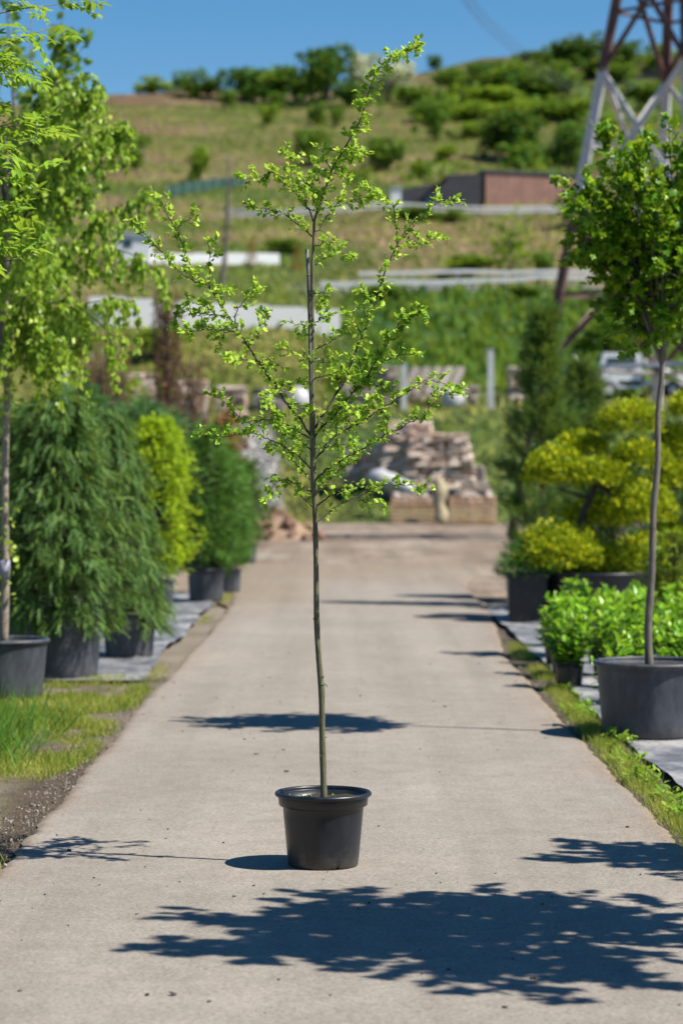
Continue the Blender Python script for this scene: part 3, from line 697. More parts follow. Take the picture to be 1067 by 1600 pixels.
# branches: photo polylines, depth of the tip, leafiness
BR = [
 ([(491, 348), (481, 326), (470, 308), (457, 296), (444, 281), (430, 271), (400, 276), (387, 279)], .10, 1.2),
 ([(478, 318), (476, 300), (478, 289), (462, 262), (447, 240)], -.22, 1.2),
 ([(496, 332), (488, 300), (490, 275), (493, 255)], .25, 1.0),
 ([(518, 266), (505, 245), (508, 232)], .10, 1.0), ([(532, 244), (545, 240), (566, 236)], -.12, 1.0), ([(518, 268), (530, 275), (543, 276)], .15, .9),
 ([(490, 374), (470, 354), (439, 332), (415, 327), (391, 320)], -.18, 1.0),
 ([(492, 367), (507, 346), (524, 321), (552, 315), (572, 307)], .2, 1.1),
 ([(493, 384), (507, 381), (521, 379)], -.1, .9), ([(493, 414), (507, 405), (524, 397), (545, 397)], .12, 1.0),
 ([(490, 459), (500, 458), (512, 457)], -.1, .8), ([(490, 474), (503, 473)], .1, .8), ([(489, 507), (500, 499), (514, 494)], -.12, .8),
 ([(484, 511), (470, 508), (453, 506)], -.08, .7), ([(484, 523), (468, 525)], .1, .7), ([(485, 565), (479, 561), (461, 550), (443, 543)], -.15, .9), ([(487, 597), (471, 596)], .1, .7),
 ([(490, 547), (519, 532), (536, 520)], .25, .8), ([(489, 594), (517, 585), (533, 577)], -.25, .8), ([(489, 566), (515, 566)], .2, .7),
 # big right leader
 ([(491, 670), (505, 648), (521, 624), (538, 596), (550, 566), (558, 543), (566, 523), (578, 495), (586, 473), (595, 447), (606, 414), (620, 383), (637, 357), (654, 338), (673, 324), (693, 313), (714, 314)], .28, .9),
 ([(620, 381), (618, 349), (613, 318), (592, 301), (573, 294)], .12, 1.1), ([(620, 385), (637, 383), (659, 376), (687, 374)], .45, .9),
 ([(583, 477), (572, 459), (560, 456)], .08, .8), ([(578, 498), (564, 484)], .25, .8), ([(564, 519), (550, 498), (537, 491)], .02, .9),
 # second right
 ([(490, 686), (503, 666), (521, 650), (538, 627), (554, 610), (571, 589), (587, 566), (600, 545), (611, 526), (623, 506), (642, 490), (657, 490)], -.32, 1.35),
 ([(587, 566), (608, 561), (636, 553)], -.35, 1.0), ([(560, 603), (580, 600), (600, 606)], -.3, 1.1), ([(545, 622), (560, 590), (566, 560)], -.1, 1.3), ([(571, 589), (585, 600), (592, 622)], -.1, 1.0),
 ([(491, 724), (507, 699), (524, 681), (540, 671), (559, 663), (576, 652), (592, 641), (615, 627), (639, 610), (652, 602), (669, 594), (700, 602), (718, 612)], .2, .85),
 ([(559, 663), (575, 645), (580, 625)], .1, 1.1), ([(592, 641), (606, 652), (602, 664)], .25, .9), ([(540, 671), (548, 650), (560, 640)], .3, 1.0),
 ([(492, 752), (507, 737), (524, 725), (545, 713), (564, 702), (585, 690), (606, 678), (625, 669), (643, 660), (662, 651), (671, 637), (685, 622), (706, 613)], -.38, .8),
 ([(494, 773), (505, 758), (524, 739), (547, 720), (556, 706)], .35, 1.0), ([(524, 681), (528, 655), (540, 640)], -.3, 1.0), ([(507, 699), (530, 695), (548, 690)], .4, .9),
 ([(496, 790), (512, 777), (531, 767), (552, 760), (573, 758), (601, 757), (634, 759), (663, 762)], -.15, .7), ([(495, 816), (512, 802), (533, 788), (552, 779), (575, 770), (590, 777)], .2, .75),
 # big left leader
 ([(486, 682), (469, 655), (452, 635), (436, 612), (419, 587), (407, 569), (397, 554), (384, 534), (369, 512), (352, 487), (335, 459), (318, 439), (298, 414), (287, 388), (279, 363), (265, 341), (252, 314)], -.25, .95),
 ([(315, 443), (293, 433), (267, 414), (253, 394), (231, 372), (211, 350)], -.42, .95), ([(279, 357), (288, 345), (300, 341)], -.25, 1.0), ([(328, 450), (328, 416), (329, 384)], -.1, .9),
 ([(357, 496), (338, 492), (312, 490), (284, 484), (270, 500)], -.05, 1.2), ([(372, 519), (346, 515), (321, 516), (288, 516)], .12, 1.2), ([(340, 492), (318, 478), (300, 475)], -.2, 1.1),
 ([(366, 507), (374, 481), (391, 459), (402, 456)], -.3, .9), ([(386, 549), (402, 515), (411, 492), (418, 490)], .1, .9), ([(335, 459), (345, 455), (357, 456)], -.3, .8), ([(369, 512), (352, 520), (340, 536)], -.2, 1.0),
 ([(401, 563), (382, 562), (360, 563)], -.35, .9), ([(434, 611), (444, 602), (455, 606)], .05, .9), ([(409, 573), (420, 560), (430, 570)], .08, .9), ([(436, 612), (425, 618), (418, 628)], -.3, .9), ([(452, 635), (465, 630), (478, 638)], -.2, 1.0),
 ([(486, 686), (469, 676), (455, 667), (440, 660), (415, 655), (389, 662), (368, 645), (352, 629), (336, 616)], .3, 1.0),
 ([(487, 704), (471, 690), (455, 676), (440, 664), (430, 650)], -.3, 1.0), ([(487, 733), (473, 719), (457, 705), (436, 693), (415, 684), (393, 676), (372, 680), (341, 682), (316, 683)], -.1, 1.0),
 ([(488, 753), (471, 734), (457, 717), (440, 705), (425, 702)], .25, .9), ([(488, 770), (473, 763), (459, 754), (440, 750), (424, 761), (415, 774)], -.2, 1.0), ([(489, 794), (477, 781), (465, 773)], .15, .8),
]
leaf_L = []
def twig_leaves(p0, d, ln, dens):
    """short shoot with a rosette of leaves"""
    k = max(3, int(rng.normal(9.4, 2.2) * dens))
    for j in range(k):
        t = 1.15 - 1.0 * rng.random() ** 1.3
        a = unit(d * .9 + rv(.75) + np.array([0, 0, .18]))
        nrm = np.array([.25, -.25, 1.0]) + rv(.42)
        leaf_L.append((p0 + d * ln * t + rv(.004), a, nrm, rng.uniform(.015, .032), np.clip(rng.normal(.53, .28) + .13 * (p0[2] - 2.6), 0, 1)))
for pts, dep, dens in BR:
    m_ = len(pts); w = np.array([D0 + dep * (i / (m_ - 1)) ** .8 for i in range(m_)])
    # sub-branches start on their parent: begin at the depth the parent has there
    p3 = np.array([P(x, y, q) for (x, y), q in zip(pts, w)])
    first = np.array(pts[0]); bestd = 0
    if abs(first[0] - 491) > 16 or first[1] < 345:
        best = 1e9
        for o_pts, o_w in DONE:
            dx = np.hypot(o_pts[:, 0] - first[0], o_pts[:, 1] - first[1]); j = int(dx.argmin())
            if dx[j] < best: best = dx[j]; bestd = o_w[j] - D0
        w = np.array([D0 + bestd + (dep - bestd) * (i / (m_ - 1)) for i in range(m_)])
        p3 = np.array([P(x, y, q) for (x, y), q in zip(pts, w)])
    else:
        if 'DONE' not in globals(): DONE = []
    if 'DONE' not in globals(): DONE = []
    tt = np.linspace(0, m_ - 1, 60); DONE.append((np.stack([np.interp(tt, range(m_), [p[0] for p in pts]), np.interp(tt, range(m_), [p[1] for p in pts])], 1), np.interp(tt, range(m_), w)))
    path_ = smooth_path(p3, 5); path_[1:] += rng.normal(0, .003, path_[1:].shape)
    seg = np.linalg.norm(np.diff(path_, axis=0), axis=1); cum = np.concatenate([[0], np.cumsum(seg)]); tot = cum[-1]
    r0 = .0024 + .0042 * min(tot, 1.5) / 1.5
    mb = MB(); mb.tube(path_, r0 * (1 - .78 * cum / tot), 6)
    s = .05 if tot > .25 else .015
    while s < tot:
        p0 = np.array([np.interp(s, cum, path_[:, q]) for q in range(3)])
        j = min(len(path_) - 2, int(np.searchsorted(cum, s))); tg = unit(path_[j + 1] - path_[max(0, j - 1)])
        side = unit(np.cross(tg, rv(1))); d = unit(side * .9 + tg * .75 + [0, 0, .15])
        ln = rng.uniform(.015, .06) * (1.25 if rng.random() < .2 else 1)
        dn = dens * np.clip(.35 + 1.2 * s / tot, .4, 1.15)
        e = p0 + d * ln
        mb.tube([p0, (p0 + e) / 2 + rv(.002), e], [.0014, .0011, .0006], 4)
        twig_leaves(p0, d, ln, dn)
        s += rng.uniform(.014, .027) / max(.6, dens)
    twig_leaves(path_[-1], tg, .03, 1.3)
    mb.build('branch', M['bark_dark'], main, True)
# leader foliage
i0 = int(len(sp) * .66)
for i in range(i0, len(sp)):
    for q in range(3):
        tg = unit(sp[min(i + 1, len(sp) - 1)] - sp[i - 1]); side = unit(np.cross(tg, rv(1)))
        p0 = sp[i] + (sp[i - 1] - sp[i]) * rng.random()
        twig_leaves(p0, unit(side + tg * .5), rng.uniform(.02, .06), 1.1)
# the 300 largest leaves singly, the rest joined
order = np.argsort([-l[3] for l in leaf_L])
single = set(order[:300].tolist())
crown = leaf_obj('crown', 'haw', [l for i, l in enumerate(leaf_L) if i not in single], M['leaf_main'], main)
tv_, tt_ = LEAF['haw']; LM = []
for q in range(7): LM.append(mesh_np(tv_, tt_, np.full(len(tv_), .2 + .11 * q)))
for me in LM: me.name = 'leaf'; me.materials.append(M['leaf_main'])
for i in sorted(single):
    p0, a, nn, s_, v_ = leaf_L[i]
    a = unit(np.asarray(a)); x = unit(np.cross(a, nn)); z = np.cross(x, a)
    o = bpy.data.objects.new('leaf', LM[int(np.clip((v_ - .2) / .11, 0, 6))]); link(o); o.parent = crown
    Mx = np.eye(4); Mx[:3, 0] = x * s_; Mx[:3, 1] = a * s_; Mx[:3, 2] = z * s_; Mx[:3, 3] = p0 - base
    o.matrix_local = Matrix(Mx.tolist())
print('main leaves', len(leaf_L))

# ================================================================== POTTED PLANTS
def gp(px, Y): return np.array([(px - 533.5) / F * Y, Y, .012])
def bez(p0, p1, p2, n=8):
    t = np.linspace(0, 1, n)[:, None]; return (1 - t) ** 2 * p0 + 2 * t * (1 - t) * p1 + t * t * p2
class Tree:
    """collects wood and leaves of one plant"""
    def __init__(s): s.wood = MB(); s.L = []
    def limb(s, p0, p2, r0, sag=0.0, n=8, rise=.3):
        mid = (p0 + p2) / 2 + np.array([0, 0, rise * np.linalg.norm(p2 - p0) * .3]) + rv(.04 * np.linalg.norm(p2 - p0))
        pts = bez(p0, mid, p2 - np.array([0, 0, sag]), n); s.wood.tube(pts, np.linspace(r0, r0 * .22, n), 5); return pts

def standard_tree(base, label, name, trunk, crown_c, crown_r, kind, mat, bark, n_limb, n_twig, n_leaf, size, droop=0.0, up=.5, pt=(.42, .33, .52), pmat='potgrey', tr=.035, stake=False, group=None, hollow=.35, vmean=.5, split=None, flat=.3):
    """potted standard: pot, trunk along photo-traced points, limbs to an uneven crown, leaves on twigs"""
    t = empty(name, base, label, 'potted tree', group)
    pot(t, base, pt[0], pt[1], pt[2], M[pmat], .018, .10, .08, 48)
    tp = smooth_path(trunk, 4); top = tp[-1]
    s = Tree(); mb = MB(); mb.tube(tp, np.linspace(tr, tr * .55, len(tp)) * (1 + rng.normal(0, .04, len(tp))), 10); mb.build('trunk', M[bark], t, True)
    cc = np.array(crown_c, float); cr_ = np.array(crown_r, float)
    ends = []
    for k in range(n_limb):
        q = unit(rv(1)); q[2] = abs(q[2]) * 1.2 - .55 if rng.random() < .8 else q[2]; q = unit(q)
        e = cc + q * cr_ * rng.uniform(.40, .98)
        if split is not None: st_ = tp[-1 - int(rng.integers(0, 3))]
        else:
            h = np.clip((e[2] - cc[2]) / cr_[2] * .5 + .35, 0, 1); ax0 = top; ax1 = cc + [0, 0, cr_[2] * .8]; st_ = ax0 + (ax1 - ax0) * h * rng.uniform(.5, .9)
        ends.append(s.limb(st_, e, tr * .42, droop * .4, 9, up))
    if split is None: s.wood.tube([top, (top + cc) / 2 + rv(.03), cc, cc + [0, 0, cr_[2] * .8]], [tr * .55, tr * .45, tr * .3, tr * .1], 6)
    lumps = [1 + .3 * rng.normal() for _ in range(40)]
    for pts in ends:
        for k in range(n_twig):
            i = int(2 + rng.random() ** .7 * (len(pts) - 3)); p0 = pts[i] + (pts[i + 1] - pts[i]) * rng.random() if i + 1 < len(pts) else pts[i]
            out = unit(p0 - cc + rv(.25)) * .8 + unit(pts[min(i + 1, len(pts) - 1)] - pts[i - 1]) * .5 + rv(.35) + [0, 0, .25 * up]
            ln = rng.uniform(.10, .30) * (cr_.mean() / .6) ** .5
            e = p0 + unit(out) * ln; c_ = e + [0, 0, -droop * ln * 1.2]
            tw = bez(p0, e, c_, 6); s.wood.tube(tw, np.linspace(.004, .0015, 6), 4)
            for j in range(n_leaf):
                u = rng.random() ** .6; b_ = tw[min(5, int(u * 5.99))] + rv(.018)
                a = rv(.7) + unit(out) * .4 + [0, 0, -1.3 * droop + .1]
                nn = np.array([.3, -.2, 1.0]) + rv(.4 + flat) if droop < .4 else rv(1) + [.5, -.5, .2]
                s.L.append((b_, a, nn, size * rng.uniform(.65, 1.25), np.clip(rng.normal(vmean, .22), 0, 1)))
    s.wood.build('branches', M['bark_dark' if bark != 'bark_grey' else bark], t, True)
    leaf_obj('crown', kind, s.L, M[mat], t)
    return t

# ---- right: field maple standard
rng = np.random.default_rng(2)
b_ = gp(1018, 17.2)
tk = [P(1014, 1052, 17.2), P(1012, 980, 17.2), P(1018, 890, 17.2), P(1020, 800, 17.2), P(1027, 720, 17.2), P(1027, 650, 17.2), P(1033, 590, 17.2), P(1034, 565, 17.2)]
cc = P(1020, 340, 17.2)
rt_ = standard_tree(b_, 'round headed broadleaf standard with dense green crown in the big black tub at right', 'potted_tree', tk, cc, (.66, .58, .80), 'maple', 'leaf_maple', 'bark_grey', 42, 13, 16, .054, 0, .9, (.42, .345, .53), 'potgrey', .030, split=True, flat=.2, vmean=.46)
# ---- left: birch with hanging twigs
rng = np.random.default_rng(7)
b_ = gp(8, 20.2); b_[2] = .005
tk = [P(6, 1015, 20.2), P(9, 900, 20.2), P(8, 760, 20.2), P(11, 620, 20.2), P(9, 500, 20.2), P(14, 350, 20.2), P(10, 200, 20.2)]
t = empty('potted_tree', b_, 'pale stemmed birch with hanging twigs at the left picture edge', 'potted tree')
pot(t, b_, .375, .31, .49, M['potgrey'], .02, .08, .07, 48)
mb = MB(); tp = smooth_path(tk, 4); mb.tube(tp, np.linspace(.040, .014, len(tp)), 10); mb.build('trunk', M['bark_pale'], t, True)
g_ = P(8, 890, 20.2); mb = MB(); mb.tube([g_ + [0, 0, -.08], g_ + [0, 0, .08]], .046, 12); mb.build('trunk_guard', M['guard'], t, True)
s = Tree()
def birch_branch(pp, dep, n_hang, hang):
    w = np.linspace(0, dep, len(pp)); p3 = smooth_path([P(x, y, 20.2 + q) for (x, y), q in zip(pp, w)], 5)
    s.wood.tube(p3, np.linspace(.012, .003, len(p3)), 5)
    for k in range(n_hang):
        i = int(rng.integers(2, len(p3))); p0 = p3[min(i, len(p3) - 1)] + rv(.02)
        az = rng.uniform(0, 6.28); ln = hang * rng.uniform(.35, 1.15)
        e = p0 + np.array([math.cos(az) * .22, math.sin(az) * .22, .05]) * ln * 1.5; f_ = e + [rng.normal(0, .06), rng.normal(0, .06), -ln]
        tw = bez(p0, e, f_, 9); s.wood.tube(tw, np.linspace(.003, .0012, 9), 4)
        for j in range(int(13 + 44 * ln)):
            u = rng.random() ** .7; b0 = tw[min(8, int(u * 8.99))] + rv(.014)
            s.L.append((b0, rv(.45) + [0, 0, -1.0], rv(1) + [.5, -.6, .15], rng.uniform(.045, .075), np.clip(rng.normal(.5, .24), 0, 1)))
BB = [([(9, 500), (60, 440), (120, 380), (175, 330), (232, 300)], -.3, 20, .40), ([(10, 560), (60, 500), (110, 480), (160, 470), (205, 470)], .3, 17, .42), ([(9, 520), (40, 500), (75, 520), (110, 545)], -.4, 13, .55),
      ([(12, 420), (70, 395), (140, 385), (200, 395), (245, 420)], .5, 17, .30), ([(12, 380), (70, 290), (120, 230), (170, 200), (198, 190)], .2, 20, .40), ([(13, 300), (60, 210), (110, 150), (160, 140)], -.2, 16, .45),
      ([(12, 330), (60, 300), (100, 290), (150, 300)], .6, 15, .4), ([(12, 240), (50, 170), (90, 130), (130, 120)], .3, 14, .40), ([(10, 560), (-40, 500), (-90, 460)], 0, 10, .5), ([(10, 430), (-60, 350), (-120, 300)], .2, 12, .5),
      ([(12, 350), (-40, 250), (-90, 170)], -.2, 12, .5), ([(12, 450), (40, 400), (70, 350)], -1.0, 16, .5), ([(12, 400), (30, 330), (50, 290)], 1.1, 14, .5), ([(12, 540), (40, 520), (60, 540), (74, 560)], .3, 9, .45), ([(12, 530), (90, 470), (150, 500), (178, 530)], .1, 3, .25)]
for a in BB: birch_branch(a[0], a[1], int(a[2] * 1.9), a[3])
# the single twig hanging low and water shoots on the stem
tw = smooth_path([P(150, 500, 20.2), P(172, 525, 20.1), P(177, 560, 20.1), P(181, 605, 20.1)], 4); s.wood.tube(tw, .002, 4)
for j in range(46): s.L.append((tw[int(rng.integers(6, len(tw)))] + rv(.022), rv(.3) + [0, 0, -1], rv(1) + [.5, -.6, .1], rng.uniform(.045, .07), rng.uniform(.3, .9)))
for yy in (800, 835, 860, 900, 930, 640, 620, 600):
    for j in range(9): s.L.append((P(8, yy, 20.2) + rv(.05) + [.03, -.03, 0], rv(.8), rv(.6) + [.3, -.5, .5], rng.uniform(.04, .07), rng.uniform(.4, 1)))
s.wood.build('branches', M['bark_dark'], t, True); leaf_obj('crown', 'birch', s.L, M['leaf_birch'], t)

# ---- left, nearer, stem out of frame: tree with feathered (pinnate) leaves
def pinnate(s, p0, d, ln, v):
    d = unit(d); side = unit(np.cross(d, [0, 0, 1.0] + rv(.3)))
    ra = bez(p0, p0 + d * ln * .5 + [0, 0, .02], p0 + d * ln + [0, 0, -ln * .25], 7); s.wood.tube(ra, np.linspace(.0018, .001, 7), 3)
    for i in range(1, 7):
        for sg in (-1, 1): s.L.append((ra[i], side * sg + d * .55 + rv(.12) + [0, 0, -.15], np.array([.2, -.2, 1]) + rv(.25), ln * .37 * rng.uniform(.8, 1.15), np.clip(v + rng.normal(0, .13), 0, 1)))
    s.L.append((ra[-1], d + [0, 0, -.2], np.array([0, 0, 1.0]) + rv(.2), ln * .34, v))
b_ = np.array([-2.62, 13.4, .0]); t = empty('potted_tree', b_, 'tree with feathered leaves leaning in from the left picture edge', 'potted tree')
pot(t, b_, .38, .31, .48, M['potgrey'], .018, .1, .08, 40)
tk = smooth_path([b_ + [0, 0, .42], b_ + [.02, 0, 1.5], b_ + [-.02, 0, 2.6], b_ + [.0, 0, 4.0], b_ + [0, .1, 5.0]], 4); mb = MB(); mb.tube(tk, np.linspace(.036, .012, len(tk)), 9); mb.build('trunk', M['bark_grey'], t, True)
s = Tree()
for k in range(52):
    px_ = rng.uniform(-70, 105); py_ = rng.uniform(-160, 430); e = P(px_, py_, 13.4 + rng.normal(0, .35))
    if py_ > 160: e[0] -= .14
    if k % 4 == 3: e = b_ + np.array([rng.uniform(-1, .4), rng.normal(0, .7), rng.uniform(2.4, 5.2)])
    st_ = b_ + np.array([0, 0, np.clip(e[2] - rng.uniform(.3, .8), 1.9, 4.8)])
    pts = s.limb(st_, e, .012, 0, 8, .4)
    for j in range(9):
        i = int(rng.integers(3, 8)); d = unit(pts[-1] - pts[0]) * .7 + rv(.7) + [0, 0, .2]; pinnate(s, pts[i], d, rng.uniform(.14, .24), np.clip(rng.normal(.55, .15), 0, 1))
s.wood.build('branches', M['bark_grey'], t, True); leaf_obj('crown', 'leaflet', s.L, M['leaf_ash'], t)
# ---- behind the birch: tree with round leaves
b_ = gp(-22, 27); cc = P(50, 190, 27)
standard_tree(b_, 'round leaved tree behind the birch, its top against the sky', 'potted_tree', [b_ + [0, 0, .4], b_ + [.05, 0, 1.6], b_ + [.1, 0, 2.7]], cc, (1.02, 1.0, 1.75), 'maple', 'leaf_round', 'bark_grey', 40, 9, 9, .085, 0, .6, (.42, .33, .5), tr=.045, vmean=.42)
rng = np.random.default_rng(22)
# ---- trees out of frame on the right whose crowns shade the road
def side_tree(x, y, label, ch, r, rz_, nl=26, size=.08, nt_=9, nle=12):
    b_ = np.array([x, y, .01])
    return standard_tree(b_, label, 'potted_tree', [b_ + [0, 0, .4], b_ + [.03, .02, 1.2], b_ + [0, 0, ch - rz_ * .8]], b_ + [0, 0, ch], (r, r, rz_), 'maple', 'leaf_maple', 'bark_grey', nl, nt_, nle, size, 0, .7, group='standards lined up along the right road edge')
side_tree(2.78, 8.95, 'broad standard whose crown shades the road in front of the black pot', 3.3, 1.06, 1.02, 50, .08, 12, 12)
side_tree(4.1, 10.9, 'standard beside the right road edge whose shadow touches the right picture edge', 3.1, .75, .7, 22)
side_tree(4.45, 24.0, 'slim standard behind the laurels beyond the big black tub', 3.7, .42, .8, 18)

# ---- conifers and shrubs
rng = np.random.default_rng(5)
def conifer(base, label, name, cat, prof, mat, n_br, n_sp, size, hang, ptd, kind='spray', lean=(0, 0), bark='bark_dark', shell=.5, pmat='potgrey', vmean=.5, upw=0.0, squash=1.0):
    """prof: list of (height, radius) of the silhouette above ground"""
    t = empty(name, base, label, cat)
    if ptd: pot(t, base, ptd[0], ptd[1], ptd[2], M[pmat], .017, .09, .08, 44)
    pr = np.array(prof); hmax = pr[:, 0].max(); hs = pr[:, 0]; rs = pr[:, 1]
    s = Tree(); z0 = ptd[2] * .85 if ptd else 0
    lean3 = np.array([lean[0], lean[1], 0.0])
    ax = lambda z: base + np.array([0, 0, z]) + lean3 * (max(0, z - z0) / hmax) ** 1.4
    mb = MB(); tp = np.array([ax(z) for z in np.linspace(z0, hmax * .96, 8)]); mb.tube(tp, np.linspace(.045, .008, 8), 7); mb.build('trunk', M[bark], t, True)
    zlo = hs.min()
    for k in range(n_br):
        z = zlo + (hmax - zlo) * rng.random() ** .9
        R = np.interp(z, hs, rs); az = rng.uniform(0, 6.28); bump_ = .60 + .72 * vn(az * 2.1, z * 3.2, int(base[1] * 10) % 97)
        rr = R * bump_ * rng.uniform(shell, 1.0) ** .6
        dirh = np.array([math.cos(az), math.sin(az) * squash, 0]); e = ax(z) + dirh * rr
        z1 = max(z0 + .05, z + (.18 if hang > 0 else -.35) * R); z1 = min(z1, hmax * .98)
        st_ = ax(z1)
        midp = (st_ + e) / 2 + [0, 0, (.15 * R if hang > 0 else -.1 * R)]
        pts = bez(st_, midp, e, 7); s.wood.tube(pts, np.linspace(.007, .002, 7), 3)
        for j in range(n_sp):
            u = .35 + .65 * rng.random() ** .6; q = pts[min(6, int(u * 6.99))] + rv(.03)
            a = dirh * .7 + rv(.45) + [0, 0, -hang + upw]
            s.L.append((q, a, dirh * .4 + rv(.5) + [0, 0, .8], size * rng.uniform(.6, 1.3), np.clip(rng.normal(vmean, .2) + .10 * (u - .7), 0, 1)))
    s.wood.build('branches', M[bark], t); leaf_obj('foliage', kind, s.L, M[mat], t)
    return t
conifer(gp(98, 22.2), 'dark weeping spruce in the tall black tub, nearest of the left conifers', 'potted_conifer', 'potted conifer', [(.42, .50), (.7, .62), (1.2, .66), (1.7, .62), (2.1, .52), (2.4, .36), (2.6, .1)], 'needle_dark', 620, 11, .15, .95, (.38, .32, .60), lean=(-.08, 0))
conifer(gp(202, 24.6), 'dark weeping spruce whose twigs hang over its pot, beside the golden shrub', 'potted_conifer', 'potted conifer', [(.28, .34), (.5, .44), (1.0, .46), (1.5, .40), (2.0, .33), (2.35, .22), (2.5, .06)], 'needle_dark', 520, 10, .15, 1.15, (.29, .24, .46), lean=(-.30, 0))
conifer(gp(20, 25.5), 'dark spruce behind the birch stem', 'potted_conifer', 'potted conifer', [(.5, .55), (1.0, .66), (1.6, .62), (2.2, .5), (2.6, .2)], 'needle_dark', 400, 9, .16, .8, (.36, .3, .5))
conifer(gp(244, 33), 'golden yellow shrub between the weeping spruces and the pine', 'potted_shrub', 'potted shrub', [(.42, .34), (.7, .52), (1.2, .60), (1.7, .58), (2.2, .48), (2.6, .2)], 'leaf_gold', 560, 17, .062, .1, (.27, .22, .42), 'ellip', vmean=.55, upw=.2)
conifer(gp(322, 35.2), 'bushy green pine in the black pot at the left road edge', 'potted_conifer', 'potted conifer', [(.48, .30), (.8, .52), (1.3, .56), (1.8, .48), (2.2, .34), (2.5, .08)], 'needle_pine', 380, 10, .16, -.15, (.29, .24, .48), 'tuft', vmean=.45)
conifer(gp(356, 38), 'farther green pine beside the left road edge', 'potted_conifer', 'potted conifer', [(.4, .25), (.8, .42), (1.3, .42), (1.8, .3), (2.1, .06)], 'needle_pine', 260, 9, .16, -.15, (.22, .19, .36), 'tuft', vmean=.5)
conifer(gp(215, 42), 'broad blue green juniper behind the golden shrub', 'potted_conifer', 'potted conifer', [(.5, .8), (1.2, 1.0), (2.2, 1.0), (2.8, .8), (3.1, .3)], 'needle_blue', 520, 10, .22, .0, (.45, .38, .5), 'spray')
conifer(gp(120, 46), 'tall blue green juniper behind the weeping spruces', 'potted_conifer', 'potted conifer', [(.5, .8), (1.2, 1.1), (2.4, 1.1), (3.1, .8), (3.5, .2)], 'needle_blue', 420, 10, .24, .0, (.45, .38, .5), 'spray')
conifer(gp(300, 47), 'small green conifer in front of the red shrub', 'potted_conifer', 'potted conifer', [(.5, .4), (1.2, .55), (2.0, .45), (2.6, .1)], 'needle_dark', 240, 9, .2, .1, (.3, .25, .4), 'spray')
conifer(gp(352, 52), 'red leaved shrub above the green pine at left', 'potted_shrub', 'potted shrub', [(.5, .4), (1.2, .6), (2.0, .55), (2.7, .4), (3.2, .1)], 'leaf_red', 170, 8, .10, .0, (.3, .25, .4), 'maple')
conifer(gp(384, 50), 'low dark conifer below the red shrub', 'potted_conifer', 'potted conifer', [(.4, .3), (1.0, .42), (1.6, .36), (2.1, .1)], 'needle_dark', 200, 9, .2, .1, (.25, .2, .4), 'spray')
conifer(gp(205, 55), 'yellow green bush at the foot of the bare columnar trees', 'potted_shrub', 'potted shrub', [(.6, .5), (1.5, .7), (2.6, .7), (3.6, .5), (4.0, .1)], 'leaf_gold', 200, 9, .10, .0, (.3, .25, .4), 'ellip', vmean=.25)
# right hand side
conifer(gp(846, 34), 'tall dark pine with upright branches beside the cloud pruned shrub', 'potted_conifer', 'potted conifer', [(.35, .34), (.9, .56), (1.5, .66), (2.1, .60), (2.7, .42), (3.3, .24), (4.1, .06)], 'needle_dark', 210, 13, .24, -.75, (.40, .34, .62), 'tuft', shell=.3, vmean=.42)
conifer(gp(908, 36), 'dark green pine behind the golden cloud pruned shrub', 'potted_conifer', 'potted conifer', [(.5, .4), (1.0, .7), (1.7, .72), (2.4, .55), (3.1, .3), (3.5, .08)], 'needle_dark', 260, 10, .24, -.4, (.40, .34, .5), 'tuft', shell=.3, vmean=.35)
conifer(gp(1050, 36), 'blue green conifer behind the maple stem at right', 'potted_conifer', 'potted conifer', [(.4, .5), (1.0, .7), (1.8, .6), (2.5, .2)], 'needle_blue', 280, 10, .2, -.2, (.40, .34, .5), 'spray')
conifer(gp(1052, 27), 'rounded golden green bush at the right picture edge', 'potted_shrub', 'potted shrub', [(.35, .3), (.6, .42), (.9, .42), (1.15, .25), (1.2, .05)], 'needle_gold', 240, 9, .1, 0, (.28, .22, .34), 'spray', vmean=.3)

# ---- golden cloud pruned yew
def cloud_shrub(base, label, pads, rt, potd, Y):
    t = empty('cloud_pruned_shrub', base, label, 'topiary'); s = Tree()
    pot(t, base, *potd, M['pot'], .022, .10, .06, 44)
    r0 = base + [0, 0, potd[2] * .9]
    mb = MB(); mid = P(rt[0], rt[1], Y); tk = smooth_path([r0, (r0 + mid) / 2 + [.12, 0, 0], mid, P(rt[2], rt[3], Y)], 5); mb.tube(tk, np.linspace(.07, .03, len(tk)), 8); mb.build('trunk', M['bark_dark'], t, True)
    for (x, y, w, h, dy) in pads:
        c_ = P(x, y, Y + dy); sc = (Y + dy) / F; rx_, rz_ = w * sc * 1.08, h * sc * 1.25
        i = int(np.argmin(np.linalg.norm(tk - c_, axis=1))); mb = MB(); mb.tube(bez(tk[i], (tk[i] + c_) / 2 + [0, 0, -.1], c_ - [0, 0, rz_ * .5], 7), np.linspace(.03, .012, 7), 5); mb.build('branch', M['bark_dark'], t, True)
        L = []
        for k in range(int(4600 * (w * h / 2000) ** .8)):
            q = unit(rv(1)); q[2] = q[2] if q[2] > -.35 else -q[2] * .5
            lum = .8 + .4 * vn(math.atan2(q[1], q[0]) * 2 + x, q[2] * 3 + y, 5)
            p_ = c_ + q * np.array([rx_, rx_ * .85, rz_]) * lum * rng.uniform(.72, 1.0)
            top = np.clip(rng.normal(.58, .26), 0, 1)
            L.append((p_, q * .8 + rv(.4) + [0, 0, .45], q + rv(.4), rng.uniform(.035, .07), top))
        leaf_obj('foliage_pad', 'ellip', L, M['needle_gold'], t)
    return t
